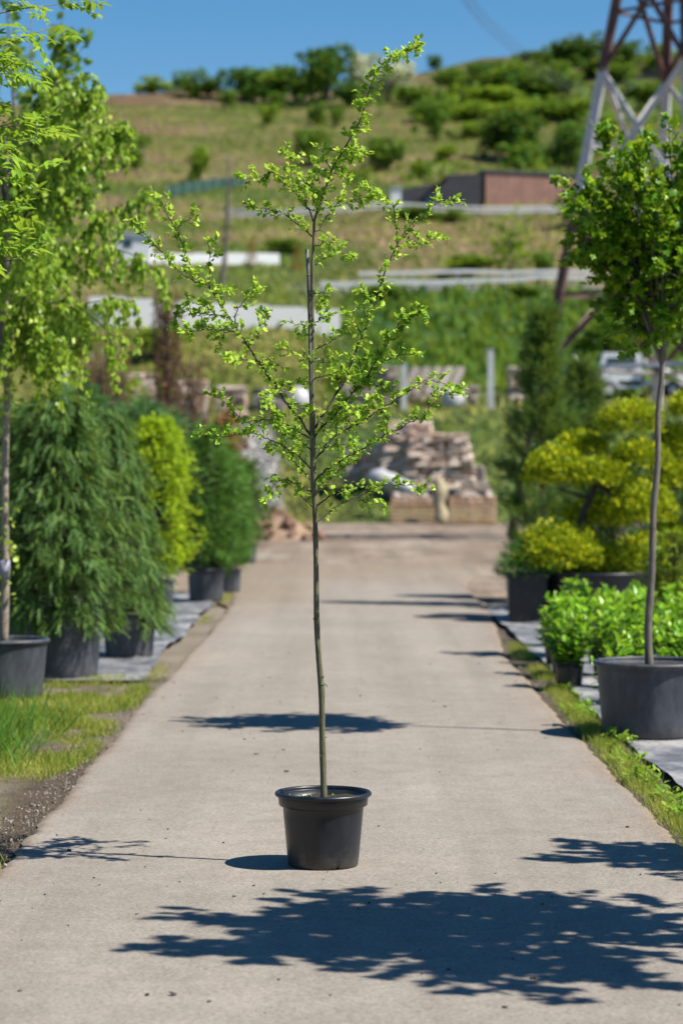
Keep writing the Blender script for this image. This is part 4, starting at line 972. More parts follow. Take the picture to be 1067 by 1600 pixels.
cloud_shrub(gp(925, 30.8), 'golden cloud pruned yew with many pads in the widest black planter', [(872, 742, 52, 34, .1), (940, 748, 45, 26, -.2), (868, 868, 62, 40, -.35), (985, 662, 46, 28, .2), (1002, 718, 42, 24, -.1), (1003, 800, 48, 36, -.3), (930, 812, 50, 28, .4), (952, 884, 54, 30, .1), (905, 700, 36, 22, .5), (1010, 870, 40, 28, .3), (910, 905, 60, 24, .4)], (905, 820, 960, 700), (.80, .64, .62), 30.8)
conifer(gp(955, 33), 'dark green yew filling the gaps behind the golden cloud pruned yew', 'potted_conifer', 'potted conifer', [(.5, .6), (.9, .85), (1.4, .8), (1.9, .5), (2.2, .1)], 'needle_dark', 330, 10, .16, -.1, (.4, .34, .5), 'spray', vmean=.3)
cloud_shrub(gp(1085, 31.5), 'golden cloud pruned yew at the right picture edge behind the maple stem', [(1060, 700, 40, 30, .1), (1062, 750, 44, 28, -.2), (1045, 850, 40, 28, .1), (1090, 640, 40, 26, 0), (1120, 760, 44, 28, 0)], (1090, 800, 1095, 680), (.5, .4, .55), 31.5)
# square black planter beside it
b_ = gp(822, 30.4); t = empty('potted_shrub', b_, 'low green shrub in the narrow black planter next to the road', 'potted shrub')
mb = MB(); w0, w1, h_ = .20, .25, .60
for k, (wa, wb, za, zb) in enumerate(((w0, w1, 0, h_), (w1 + .018, w1 + .018, h_ - .045, h_ + .004), (w1 - .02, w1 - .02, h_ + .004, h_ - .05))):
    V = [(b_[0] + sx * w_, b_[1] + sy * w_, b_[2] + z) for w_, z in ((wa, za), (wb, zb)) for sx, sy in ((-1, -1), (1, -1), (1, 1), (-1, 1))]
    mb.add(V, [x for i in range(4) for x in ((i, (i + 1) % 4, 4 + (i + 1) % 4), (i, 4 + (i + 1) % 4, 4 + i))])
for sx, sy in ((-1, -1), (1, -1)): mb.box((b_[0] + sx * .225, b_[1] + sy * .235, b_[2] + .3), (.03, .03, .56), var=.5)
mb.build('planter', M['pot'], t)
mb = MB(); mb.box(b_ + [0, 0, h_ - .06], (.46, .46, .02), 0, .004); mb.build('soil', M['soil'], t)
L = []
for k in range(1500):
    q = unit(rv(1)); q[2] = abs(q[2]); p_ = b_ + [0, 0, .58] + q * np.array([.36, .34, .42]) * rng.uniform(.3, 1) ** .5
    L.append((p_, q + rv(.5), rv(1) + [0, 0, .6], rng.uniform(.05, .12), rng.uniform(0, .8)))
leaf_obj('foliage', 'spray', L, M['needle_pine'], t)

# ---- cherry laurels: one built with its parts, the rest copies
def make_laurel(seed):
    t = empty('potted_laurel', (0, 0, 0)); s = Tree(); c0 = np.zeros(3)
    pot(t, c0, .125, .095, .20, M['pot'], .007, .14, .12, 28)
    for k in range(22):
        az = rng.uniform(0, 6.28); q = np.array([math.cos(az), math.sin(az), 0]); r = rng.uniform(.02, .2); hgt = rng.uniform(.32, .64) - r * .3
        e = q * r + [0, 0, hgt]; pts = bez(q * .04 + [0, 0, .17], q * r * .8 + [0, 0, hgt * .5], e, 7); s.wood.tube(pts, np.linspace(.005, .002, 7), 4)
        for j in range(24):
            u = .2 + .8 * rng.random(); p_ = pts[min(6, int(u * 6.99))] + rv(.008); az2 = rng.uniform(0, 6.28)
            top = u > .85
            a = np.array([math.cos(az2), math.sin(az2), rng.uniform(.5, 2.2) if top else rng.uniform(0, .9)]) + q * .3
            s.L.append((p_, a, np.array([-a[0], -a[1], 1.2]) + rv(.3), rng.uniform(.06, .105), np.clip((.72 if top else .42) + rng.normal(0, .17), 0, 1)))
    s.wood.build('stems', M['bark_young'], t, True); leaf_obj('foliage', 'ellip', s.L, M['leaf_laurel'], t)
    return t
protos = [make_laurel(k) for k in range(3)]
used = [False] * 3
def copy_tree(o, parent=None):
    c = o.copy(); COL.objects.link(c); c.parent = parent
    for ch in list(o.children): copy_tree(ch, c)
    return c
spots = [(2.03, 17.75, 'foremost laurel in a small black pot, half hidden by the big black tub'), (1.98, 21.0, 'laurel nearest the road edge with its small pot in view')]
nb = 0
for row, y in enumerate((19.6, 20.9, 22.2, 23.5, 24.8, 26.1)):
    for x in np.arange(2.40 + .12 * (row % 2), 4.4, .34):
        nx = int(round((x - 2.40 - .12 * (row % 2)) / .34)) + 1
        spots.append((x + rng.normal(0, .03), y + rng.normal(0, .06), 'laurel number %s from the road in the %s row of the laurel block' % (('one', 'two', 'three', 'four', 'five', 'six', 'seven')[nx - 1], ('front', 'second', 'third', 'fourth', 'fifth', 'rearmost')[row])))
for y, x, l_ in ((22.3, 2.06, 'second laurel along the road edge, behind the one with its pot in view'), (23.6, 2.10, 'rearmost laurel along the road edge beside the planters')): spots.append((x, y, l_))
rows = {}
for i, (x, y, lab) in enumerate(spots):
    k = i % 3
    o = protos[k] if not used[k] else copy_tree(protos[k]); used[k] = True
    o.location = (x, y, .014); o.rotation_euler = (0, 0, rng.uniform(0, 6.28)); sc = rng.uniform(.9, 1.15); o.scale = (sc, sc, sc)
    tag(o, lab or 'glossy bright green laurel in the block of small pots behind the big black tub', 'potted laurel', 'block of potted laurels right of the road')

# ================================================================== BACKGROUND THINGS
# ---- lattice pylon
AX = P(1052, 740, 70)[0]; AY = 70.0
pyl = empty('pylon', (AX, AY, 0), 'tall lattice steel pylon with faded red and pale grey bands behind the right hand plants', 'pylon')
def pr_(z): return np.interp(z, [0, 21.5, 30], [4.74, .55, .45])
def leg_pt(k, z):
    a = (math.pi, -math.pi / 2, 0, math.pi / 2)[k]; r = pr_(z); return np.array([AX + r * math.cos(a), AY + r * math.sin(a), z])
def bar(p, q, w, name, mat, par=pyl):
    """angle iron: two flanges at right angles"""
    p, q = np.array(p), np.array(q); d = unit(q - p); a = unit(np.cross(d, [.3, 1, .1])); b2 = np.cross(d, a); mb = MB(); p = p - (a + b2) * w * .5; q = q - (a + b2) * w * .5
    for f in (a, b2):
        n_ = np.cross(d, f); t_ = w * .09
        V = [e + f * s1 * w + n_ * s2 * t_ for e in (p, q) for s1, s2 in ((0, -1), (1, -1), (1, 1), (0, 1))]
        mb.add(V, [x for i in range(4) for x in ((i, (i + 1) % 4, 4 + (i + 1) % 4), (i, 4 + (i + 1) % 4, 4 + i))] + [(0, 1, 2), (0, 2, 3), (4, 5, 6), (4, 6, 7)])
    return mb.build(name, mat, par)
zs = [0, 4.9, 9.2, 13.5, 16.9, 19.4, 21.5]
for k in range(4):
    for i in range(6):
        white = (zs[i] < 13 and k in (1, 3)) or (9 < zs[i] < 13) or 16 < zs[i] < 19
        bar(leg_pt(k, zs[i]), leg_pt(k, zs[i + 1]), .28 if i < 4 else .25, 'leg', M['steel_white' if white else 'steel_red'])
    bar(leg_pt(k, 21.5), leg_pt(k, 30), .2, 'leg', M['steel_white'])
for k in range(4):
    j = (k + 1) % 4
    for i in range(6):
        mt = M['steel_white' if (9 < zs[i] < 13 or zs[i] > 16 or i == 0) else 'steel_red']
        if i == 0: continue
        bar(leg_pt(k, zs[i]), leg_pt(j, zs[i + 1]), .15, 'brace', mt); bar(leg_pt(j, zs[i]), leg_pt(k, zs[i + 1]), .15, 'brace', mt)
        zm = (zs[i] + zs[i + 1]) / 2
        bar(leg_pt(k, zm), (leg_pt(k, zs[i]) + leg_pt(j, zs[i + 1])) / 2, .09, 'strut', mt); bar(leg_pt(j, zm), (leg_pt(k, zs[i]) + leg_pt(j, zs[i + 1])) / 2, .09, 'strut', mt)
        if i in (1, 4, 5): bar(leg_pt(k, zs[i]), leg_pt(j, zs[i]), .12, 'strut', M['steel_white'] if i == 1 else mt)
    for z in (23.5, 25.5, 27.5, 30): bar(leg_pt(k, z), leg_pt(j, z), .08, 'strut', M['steel_white'])
    for z in (21.5, 23.5, 25.5, 27.5): bar(leg_pt(k, z), leg_pt(j, z + 2), .08, 'brace', M['steel_red'])
for z, ln in ((22.5, 5.0), (26, 4.2), (29, 3.4)):
    for sgn in (-1, 1):
        tip = np.array([AX + sgn * ln, AY, z]); mb = MB()
        for k in (1, 3):
            mb.tube([leg_pt(k, z + .9), tip], .06, 4); mb.tube([leg_pt(k, z), tip], .06, 4)
        mb.build('cross_arm', M['steel_red'], pyl)
# ---- sagging power lines
for k, (oy, od) in enumerate(((0, 0), (16, 8), (-20, -10))):
    pts = [P(640 + k * 14, -130 + oy, 75 + od), P(735, 8 + oy * .6, 100), P(800, 72 + oy * .5, 130), P(862, 122 + oy * .45, 160), P(930, 146 + oy * .4, 200), P(985, 132 + oy * .4, 240), P(1050, 96 + oy * .4, 290), P(1140, 20 + oy, 350)]
    mb = MB(); mb.tube(smooth_path(pts, 6), .018, 5)
    tag(mb.build('power_line', M['cable'], None, True), ('middle', 'lowest', 'uppermost')[k] + ' of the sagging power lines crossing behind the pylon', 'power line', 'power lines over the hill')

# ---- roadside barriers on the hill
def barrier(label, pix, Yd, h, step, rails, mat='galv'):
    pts = [hill_at(px, Y) for px, Y in zip(pix, Yd)]
    fine = smooth_path(pts, 12); fine[:, 2] = terrain_z(fine[:, 0], fine[:, 1]); k = np.ones(9) / 9; zp = np.pad(fine[:, 2], 4, mode='edge'); fine[:, 2] = np.convolve(zp, k, 'valid')
    t = empty('guard_rail', fine[0], label, 'guard rail', 'guard rails on the hill roads')
    for zz, w in rails:
        mb = MB(); p_ = fine + [0, 0, zz]
        V = np.concatenate([p_ + [0, -.06, -w / 2], p_ + [0, -.06, w / 2], p_ + [0, .02, w / 2], p_ + [0, .02, -w / 2]]); n_ = len(p_); T = []
        for i in range(n_ - 1):
            for r in range(4):
                a, b2 = r * n_ + i, ((r + 1) % 4) * n_ + i; T += [(a, a + 1, b2 + 1), (a, b2 + 1, b2)]
        mb.add(V, T); mb.build('rail', M[mat], t)
    seg = np.concatenate([[0], np.cumsum(np.linalg.norm(np.diff(fine, axis=0), axis=1))]); 
    for s_ in np.arange(.5, seg[-1], step):
        q = np.array([np.interp(s_, seg, fine[:, i]) for i in range(3)]); mb = MB(); mb.box(q + [0, .1, h / 2 - .2], (.16, .12, h + .4)); mb.build('post', M[mat], t)
    return t
barrier('pale guard rail along the upper hill road in front of the brown building', (352, 420, 500, 620, 760, 940, 1060), (236, 235, 234.5, 234.5, 234.5, 234.5, 234.5), 1.0, 4.0, ((.8, .22), (.4, .12)), 'concrete')
barrier('pale guard rail above the tall green grass slope', (500, 600, 700, 800, 870, 1000, 1100), (174.5,) * 7, .9, 3.5, ((.75, .32),), 'concrete')
barrier('grey guard rail on the far side of the lower hill road', (560, 700, 800, 930), (183.5,) * 4, 1.0, 3.5, ((.9, .26),), 'concrete')

def panel_wall(label, px0, px1, Y0, Y1, h, n_, name, mat, piece, thick=.25, cat='wall', cap=None):
    a = hill_at(px0, Y0); b2 = hill_at(px1, Y1); t = empty(name, a, label, cat)
    for i in range(n_):
        p_ = a + (b2 - a) * (i / n_); q = a + (b2 - a) * ((i + 1) / n_); c_ = (p_ + q) / 2; d = q - p_; L_ = np.hypot(d[0], d[1])
        mb = MB(); mb.box(c_ + [0, 0, h / 2 - .9 + rng.normal(0, .012)], (L_ - .006, thick, h + 1.8), math.atan2(d[1], d[0])); mb.build(piece, mat, t)
        if cap: mb = MB(); mb.box(c_ + [0, 0, h + .06], (L_ - .02, thick + .12, .12), math.atan2(d[1], d[0])); mb.build('coping', mat, t)
    return t
panel_wall('long white concrete wall on the slope behind the bare columnar trees', 140, 531, 149, 150.5, 1.8, 7, 'retaining_wall', M['concrete'], 'wall_panel')
panel_wall('white low wall on the hill above the bare columnar trees', 215, 436, 192, 196, .85, 5, 'barrier_wall', M['white'], 'wall_panel')
# small white shed at the end of the low wall
q = hill_at(212, 193); t = empty('shed', q, 'small white shed half hidden by birch leaves on the hill', 'shed')
mb = MB(); mb.box(q + [0, 0, 1.0], (2.6, 2.4, 2.4)); mb.build('wall', M['white'], t)
mb = MB(); mb.box(q + [0, 0, 2.28], (2.9, 2.7, .16), 0, 0, 0, .06); mb.build('roof', M['galv'], t)
mb = MB(); mb.box(q + [-.5, -1.22, 1.5], (.7, .06, .6)); mb.build('window', M['glass'], t)
# green netting fence
a = hill_at(262, 262); b2 = hill_at(385, 275); t = empty('netting_fence', a, 'dark green netting fence on the left hillside', 'fence')
for i in range(9):
    p_ = a + (b2 - a) * i / 8; p_[2] = terrain_z(*p_[:2]); mb = MB(); mb.box(p_ + [0, 0, .6], (.1, .1, 1.5)); mb.build('post', M['galv'], t)
    if i < 8:
        q = a + (b2 - a) * (i + 1) / 8; q[2] = terrain_z(*q[:2]); mb = MB(); V = [p_ + [0, -.06, .1], q + [0, -.06, .1], q + [0, -.06, 1.25], p_ + [0, -.06, 1.25]]; mb.add(V + [v + np.array([0, .02, 0]) for v in V], [(0, 1, 2), (0, 2, 3), (4, 6, 5), (4, 7, 6)]); mb.build('net_panel', M['netting'], t)

# ---- brown building on the upper road
c0 = hill_at(757, 249); c1 = hill_at(912, 253); zb = min(c0[2], c1[2]) - .6; ht = H + 249 * (740 - 268) / F - zb
bd = empty('brown_building', (c0[0], c0[1], zb), 'long flat roofed brown clad building beside the upper hill road', 'building')
dfr = unit(np.array([c1[0] - c0[0], c1[1] - c0[1], 0])); nrm = np.array([dfr[1], -dfr[0], 0]); Lf = np.hypot(c1[0] - c0[0], c1[1] - c0[1]); dep = np.array([-5.5, 24.0, 0]); dl = np.linalg.norm(dep)
A0 = np.array([c0[0], c0[1], zb]); B0 = A0 + dfr * Lf
mb = MB(); V = [A0, B0, B0 + dep, A0 + dep]; V = V + [v + np.array([0, 0, ht - .15]) for v in V]
mb.add(V, [(0, 1, 5), (0, 5, 4), (1, 2, 6), (1, 6, 5), (2, 3, 7), (2, 7, 6), (3, 0, 4), (3, 4, 7)]); mb.build('wall', M['slate'], bd)
mb = MB(); V = [A0 - dfr * .2 - nrm * -.25, B0 + dfr * .2 + nrm * .25, B0 + dep, A0 + dep - dfr * .2]; V = [v + np.array([0, 0, ht - .16]) for v in V] + [v + np.array([0, 0, ht + .12]) for v in V]
mb.add(V, [(0, 1, 5), (0, 5, 4), (1, 2, 6), (1, 6, 5), (2, 3, 7), (2, 7, 6), (3, 0, 4), (3, 4, 7), (4, 5, 6), (4, 6, 7)]); mb.build('roof', M['slate'], bd)
for i in range(14):
    c_ = A0 + dfr * Lf * (i + .5) / 14 + nrm * .05; mb = MB(); mb.box(c_ + [0, 0, (ht - .2) / 2], (Lf / 14 - .03, .1, ht - .25), math.atan2(dfr[1], dfr[0])); mb.build('cladding_panel', M['brick'], bd)
for i in range(8):
    c_ = A0 + dep * (i + .5) / 8; mb = MB(); mb.box(c_ + np.array([-.05, 0, (ht - .3) / 2]), (.1, dl / 8 - .15, ht - .3), math.atan2(dep[1], dep[0]) - math.pi / 2); mb.build('cladding_panel', M['slate'], bd)
# lower dark annex
a = hill_at(626, 246.5); b2 = hill_at(756, 246.5); zb2 = min(a[2], b2[2]) - .5
t = empty('dark_annex', (a[0], a[1], zb2), 'dark sloping roofed annex left of the brown building', 'building'); L_ = b2[0] - a[0] - .3
z1, z2 = H + 246.5 * (740 - 297) / F - zb2, H + 246.5 * (740 - 272) / F - zb2
mb = MB(); V = [(a[0] + x, a[1] + y, zb2 + z) for y in (0, 8) for x, z in ((0, 0), (L_, 0), (L_, z2), (L_ * .58, z2 * .97), (L_ * .56, (z1 + z2) / 2), (0, z1))]
mb.add(V, [(0, 1, 2), (0, 2, 3), (0, 3, 4), (0, 4, 5), (6, 8, 7), (6, 9, 8), (6, 10, 9), (6, 11, 10)] + [x for i in range(6) for x in ((i, (i + 1) % 6, 6 + (i + 1) % 6), (i, 6 + (i + 1) % 6, 6 + i))]); mb.build('wall', M['slate'], t)
mb = MB(); mb.box((a[0] + L_ * .42, a[1] - .06, zb2 + z1 * .62), (2.0, .1, .7)); mb.build('window', M['glass'], t)
q = hill_at(618, 236.5); t = empty('white_kiosk', q, 'small white kiosk beside the guard rail left of the dark annex', 'kiosk')
mb = MB(); mb.box(q + [0, 0, .9], (1.0, .9, 2.2)); mb.build('body', M['white'], t); mb = MB(); mb.box(q + [0, 0, 2.06], (1.2, 1.1, .12)); mb.build('roof', M['galv'], t)

# ---- stones, pallets and crates in the yard
def stone_mesh(seed):
    r = np.random.default_rng(seed); V = np.array([[x, y, z] for z in (-.5, .5) for y in (-.5, .5) for x in (-.5, .5)], float)
    mb = MB(); import bmesh
    bm = bmesh.new(); vs = [bm.verts.new(v * (1 + r.normal(0, .09, 3))) for v in V]
    for f in ((0, 2, 3, 1), (4, 5, 7, 6), (0, 1, 5, 4), (2, 6, 7, 3), (0, 4, 6, 2), (1, 3, 7, 5)): bm.faces.new([vs[i] for i in f])
    bmesh.ops.bevel(bm, geom=bm.edges[:], offset=.10, segments=1, affect='EDGES'); me = bpy.data.meshes.new('stone'); bm.to_mesh(me); bm.free(); return me
SM = {k: [] for k in ('stone', 'stone_grey', 'rubble')}
for k in SM:
    for i in range(4): me = stone_mesh(i + 10); me.materials.append(M[k]); SM[k].append(me)
def piece(name, me, parent, loc, scale, rot=(0, 0, 0)):
    o = bpy.data.objects.new(name, me); link(o); o.parent = parent; o.location = [float(c) for c in loc]; o.scale = scale; o.rotation_euler = rot; return o
def unit_box(mat):
    mb = MB(); mb.box((0, 0, 0), (1, 1, 1), 0, .012); me = mb.mesh(); me.materials.append(mat); return me
UB = {k: unit_box(M[k]) for k in ('wood', 'wood_grey')}
def stone_stack(q, label, w, h, d, courses, cols, mat='stone', pallet=True, group='stone stacks in the yard', taper=.0, rz=0):
    t = empty('stone_stack', q, label, 'stone stack', group, rz)
    z = 0
    if pallet:
        for y in np.linspace(-d / 2 + .06, d / 2 - .06, 3): piece('pallet_block', UB['wood_grey'], t, (0, y, .06), (w, .1, .12))
        for x in np.linspace(-w / 2 + .07, w / 2 - .07, 7): piece('pallet_board', UB['wood_grey'], t, (x, 0, .135), (.11, d, .03))
        z = .15
    ch = (h - z) / courses
    for c_ in range(courses):
        n_ = max(2, cols + int(rng.integers(-1, 2))); ww = w * (1 - taper * c_ / courses); cuts = np.sort(np.concatenate([[0, 1], (np.arange(1, n_) + rng.normal(0, .15, n_ - 1)) / n_]))
        for i in range(n_):
            x = (cuts[i] + cuts[i + 1]) / 2 * ww - ww / 2; dw = (cuts[i + 1] - cuts[i]) * ww
            piece('stone', SM[mat][int(rng.integers(4))], t, (x, rng.normal(0, .04), z + ch * (c_ + .5)), (dw * .98, d * rng.uniform(.85, 1.05), ch * rng.uniform(.93, 1.04)), (rng.normal(0, .02), rng.normal(0, .02), rng.normal(0, .05)))
    return t
def crate(q, label, w, h, d, bays):
    t = empty('crate', q, label, 'crate', 'slatted wooden crates in the yard')
    for y in (-d / 2, d / 2):
        for x in np.linspace(-w / 2, w / 2, bays + 1): piece('post', UB['wood'], t, (x, y * .965, h / 2), (.09, .05, h))
        for z in np.linspace(.08, h - .07, 6): piece('slat', UB['wood'], t, (0, y, z), (w + .06, .025, h / 6 * .58))
    for x in (-w / 2, w / 2):
        for z in np.linspace(.08, h - .07, 6): piece('slat', UB['wood'], t, (x * 1.015, 0, z), (.025, d - .1, h / 6 * .58))
    piece('board', UB['wood_grey'], t, (0, 0, .05), (w - .06, d - .12, .05))
    for k in range(22): piece('stone', SM['stone_grey'][k % 4], t, (rng.uniform(-.42, .42) * w, rng.uniform(-.25, .4) * d, rng.uniform(.72, 1.02) * h), (.36, .32, .24), tuple(rng.uniform(0, 3, 3)))
    return t
def yd(px, py): Y = ground_Y(py); return np.array([(px - 533.5) / F * Y, Y, -.02])
crate(yd(646, 816), 'slatted timber crate of stones left of the pale sack', 1.62, 1.0, 1.1, 2)
crate(yd(738, 819), 'slatted timber crate of stones right of the pale sack', 1.62, 1.05, 1.1, 2)
stone_stack(yd(660, 809), 'broad stack of flat pinkish slabs behind the left crate', 3.0, 1.75, 1.4, 9, 4)
Y_ = 103.0
def ya(px, Y): return np.array([(px - 533.5) / F * Y, Y, max(-.02, float(terrain_z((px - 533.5) / F * Y, Y)))])
qa = ya(684, 98.5); stone_stack(qa, 'tall stack of grey pink slabs topping the yard heap', 3.3, 3.5 - qa[2], 1.6, 13, 4, 'stone', taper=.3)
qa = ya(636, 99.5); stone_stack(qa, 'tallest stack of pale slabs behind the wrapped bundle', 2.6, 4.05 - qa[2], 1.5, 14, 3, 'stone', taper=.25)
stone_stack(ya(566, 100), 'dark stack of stones at the left end of the yard heap', 1.6, 1.7, 1.3, 7, 3, 'stone_grey')
stone_stack(ya(728, 98.5), 'low heap of grey stones on the right of the yard heap', 1.9, 1.35, 1.3, 6, 3, 'stone_grey', taper=.3)
qa = ya(594, 100); stone_stack(qa, 'stack of brownish stones behind the dark stack', 1.6, 3.0 - qa[2], 1.4, 10, 3, 'stone')
# wrapped bundle and sack
a, b2 = P(574, 742, 95.5), P(652, 770, 95.0); mb = MB(); pts = bez(a, (a + b2) / 2 + [0, 0, .12], b2, 9); mb.tube(pts, np.array([.10, .30, .42, .34, .38, .27, .30, .22, .06]), 14); mb.add(*[(mb.V[0] * 1.0), mb.T[0]]) if False else None
tag(mb.build('wrapped_bundle', M['plastic_white'], None, True), 'long white film wrapped bundle lying on the stones behind the left crate', 'bundle')
q = yd(690, 817); mb = MB(); pts = [q + [-.05, 0, .02], q + [0, 0, .35], q + [-.12, .05, .8], q + [-.05, .1, 1.3], q + [-.15, .15, 1.72]]; mb.tube(smooth_path(pts, 4), np.interp(np.linspace(0, 1, 17), [0, .15, .4, .7, 1], [.26, .3, .2, .3, .14]), 12)
tag(mb.build('sack', M['burlap'], None, True), 'pale burlap sack standing between the two slatted crates', 'sack')
# stones beside the pallets on the terrace (left and centre)
for px, Y, w, h, c_, n_, mt, lab in ((222, 117, 1.5, 2.1, 7, 3, 'stone', 'stack of pinkish stones left of the bare columnar tree'), (300, 116, 1.6, 1.9, 6, 3, 'stone', 'stack of brownish stones right of the bare columnar tree'), (362, 118, 1.5, 1.5, 7, 2, 'stone', 'pale stone stack on the terrace left of the young tree'),
     (430, 121, 2.2, 1.1, 4, 3, 'stone_grey', 'low grey stone row behind the left branches of the young tree'), (606, 122, 1.1, 1.9, 6, 2, 'stone_grey', 'dark stone stack behind the right branches of the young tree'), (655, 123, 1.3, 1.5, 5, 2, 'stone_grey', 'dark stone stack under the leaning boards'), (728, 123, 1.2, 1.0, 4, 2, 'stone_grey', 'low dark stone stack left of the white post'), (808, 124, 1.0, 1.7, 5, 2, 'stone', 'brown stone stack right of the white post'), (560, 120, 1.6, 1.2, 4, 3, 'stone_grey', 'grey stones behind the stem of the young tree')):
    stone_stack(ya(px, Y), lab, w, h, 1.0, c_, n_, mt, False, 'stone stacks on the terrace')
# leaning grey boards on the terrace
q = ya(676, 121.5); t = empty('board_rack', q, 'rack of grey boards leaning on the terrace stones', 'board rack')
for k in range(5): piece('board', UB['wood_grey'], t, (-1.1 + k * .56, 0, 1.35), (.40, .06, 1.7), (-.5, .45, 0))
for x in (-1.2, 1.2): piece('post', UB['wood_grey'], t, (x, .25, .9), (.12, .12, 1.9))
# posts
for px, Y, h, w, lab in ((766, 121, 2.9, .30, 'broad white post standing alone on the terrace'), (631, 120, 2.3, .26, 'pale grey post behind the right branches of the young tree'), (102, 60, 5.0, .14, 'thin pale post behind the left conifers')):
    q = ya(px, Y); mb = MB(); mb.box(q + [0, 0, h / 2 - .2], (w, w, h + .4)); mb.box(q + [0, 0, h + .03], (w * 1.15, w * 1.15, .06)); tag(mb.build('post', M['steel_white']), lab, 'post', 'pale posts in the yard')
# white sack of goods near the post
q = ya(708, 121); mb = MB(); mb.lathe(q, [(.02, -.1), (.5, -.1), (.62, .3), (.55, .75), (.3, .98), (.08, 1.05), (.02, 1.04)], 18); tag(mb.build('bulk_bag', M['plastic_white'], None, True), 'round white bulk bag on the terrace left of the white post', 'bag')
q = ya(466, 121); mb = MB(); mb.lathe(q, [(.02, -.1), (.6, -.1), (.72, .3), (.6, .8), (.3, 1.1), (.02, 1.14)], 18); tag(mb.build('bulk_bag', M['plastic_white'], None, True), 'round white bulk bag behind the stem of the young tree', 'bag')
# ---- rust red rubble heap at the left end of the road
q = yd(432, 842); t = empty('rubble_heap', q, 'low heap of rust red rubble and soil left of the road end', 'rubble heap')
mb = MB(); V = []; T = []; n1_, n2_ = 28, 10
for j in range(n2_):
    for i in range(n1_):
        a = i * 2 * math.pi / n1_; r = j / (n2_ - 1); V.append(q + np.array([1.35 * r * math.cos(a), .9 * r * math.sin(a), .75 * (1 - r ** 1.5) + rng.normal(0, .04) * (1 - r) - .03]))
for j in range(n2_ - 1):
    for i in range(n1_): p_, s_ = j * n1_ + i, j * n1_ + (i + 1) % n1_; T += [(p_, p_ + n1_, s_ + n1_), (p_, s_ + n1_, s_)]
mb.add(V, T); mb.build('mound', M['rubble'], t, True)
for k in range(60):
    a, r = rng.uniform(0, 6.28), math.sqrt(rng.random()); s_ = rng.uniform(.1, .3); piece('stone', SM['rubble'][k % 4], t, (1.3 * r * math.cos(a), .85 * r * math.sin(a), .75 * (1 - r ** 1.5) + .05), (s_, s_, s_ * .6), tuple(rng.uniform(0, 3, 3)))
L = []
for k in range(700):
    a, r = rng.uniform(0, 6.28), math.sqrt(rng.random()); L.append((q + [1.35 * r * math.cos(a), .9 * r * math.sin(a), .75 * (1 - r ** 1.5)], rv(.5) + [0, 0, 1], rv(1), rng.uniform(.1, .3), rng.uniform(0, 1)))
leaf_obj('weeds', 'blade', L, M['grass'], t)
# ---- white truck on the terrace
q = ya(968, 126); tk = empty('flatbed_truck', q, 'white cab flatbed truck parked on the terrace behind the right hand plants', 'truck')
mb = MB(); V = [(q[0] + x, q[1] + y, q[2] + z) for y, in ((-1.0,), (1.0,)) for x, z in ((-1.3, .5), (1.0, .5), (1.0, 2.25), (-.95, 2.35), (-1.25, 1.4))]
mb.add(V, [(0, 1, 2), (0, 2, 3), (0, 3, 4), (5, 7, 6), (5, 8, 7), (5, 9, 8)] + [x for i in range(5) for x in ((i, (i + 1) % 5, 5 + (i + 1) % 5), (i, 5 + (i + 1) % 5, 5 + i))]); cabo = mb.build('cab', M['white'], tk)
mb = MB(); mb.box(q + [-.05, -1.01, 1.75], (1.5, .05, .65)); mb.build('side_window', M['glass'], tk)
mb = MB(); mb.box(q + [-1.16, 0, 1.85], (.06, 1.7, .8), 0, 0, 0, .28); mb.build('windscreen', M['glass'], tk)
mb = MB(); mb.box(q + [2.6, 0, .75], (5.6, 2.0, .25)); mb.build('flatbed', M['steel_white'], tk)
for x in (-.7, 2.6, 4.2):
    for y in (-.95, .95): mb = MB(); mb.tube([q + [x, y - .13, .42], q + [x, y + .13, .42]], .45, 18); w_ = mb.build('wheel', M['rubber'], tk, True); mb = MB(); mb.tube([q + [x, y - .15, .42], q + [x, y + .15, .42]], .22, 12); mb.build('rim', M['steel_white'], w_)
for x0, z0, x1, z1 in ((-2.6, 2.1, -.9, .2), (1.1, 1.9, 3.2, .9), (-2.9, .3, -2.0, 1.6)): mb = MB(); mb.tube([q + [x0, -1.25, z0], q + [x1, -1.25, z1]], .13, 6); mb.build('boom', M['steel_white'], tk)

# ---- bare columnar trees at left
def bare_tree(px, Y, h, label, w, n_br, stems=1, mat='bark_red', lm=True):
    q = gp(px, Y) if Y < 90 else hill_at(px, Y); t = empty('bare_tree', q, label, 'tree', 'bare columnar trees behind the conifers' if Y < 90 else None); s = MB(); L = []
    for k in range(stems):
        o_ = np.array([rng.normal(0, .12), rng.normal(0, .12), 0]) * (stems > 1); mb = MB(); mb.tube(smooth_path([q + o_, q + o_ * 1.5 + [0, 0, h * .5], q + o_ + [rng.normal(0, .05), 0, h * .97]], 4), np.linspace(.08, .02, 9), 7); mb.build('trunk', M['bark_grey' if stems > 1 else mat], t, True)
    for k in range(n_br):
        z = h * rng.uniform(.12, .9); az = rng.uniform(0, 6.28); d = np.array([math.cos(az), math.sin(az), 0]); ln = h * .28 * (1.05 - z / h)
        p0 = q + [0, 0, z]; e = p0 + d * w * rng.uniform(.5, 1) + [0, 0, ln + .2]; pts = bez(p0, p0 + d * w * .8 + [0, 0, ln * .3], e, 5); s.tube(pts, np.linspace(.014, .006, 5), 4)
        if lm:
            for j in range(5): L.append((pts[int(rng.integers(1, 5))] + rv(.05), rv(.5) + [0, 0, .6], rv(1), rng.uniform(.05, .10), rng.uniform(0, .7)))
    s.build('branches', M[mat], t)
    if L: leaf_obj('leaves', 'ellip', L, M['leaf_red'], t)
    return t
bare_tree(262, 50, 5.9, 'tall reddish bare columnar tree behind the golden shrub', .36, 210)
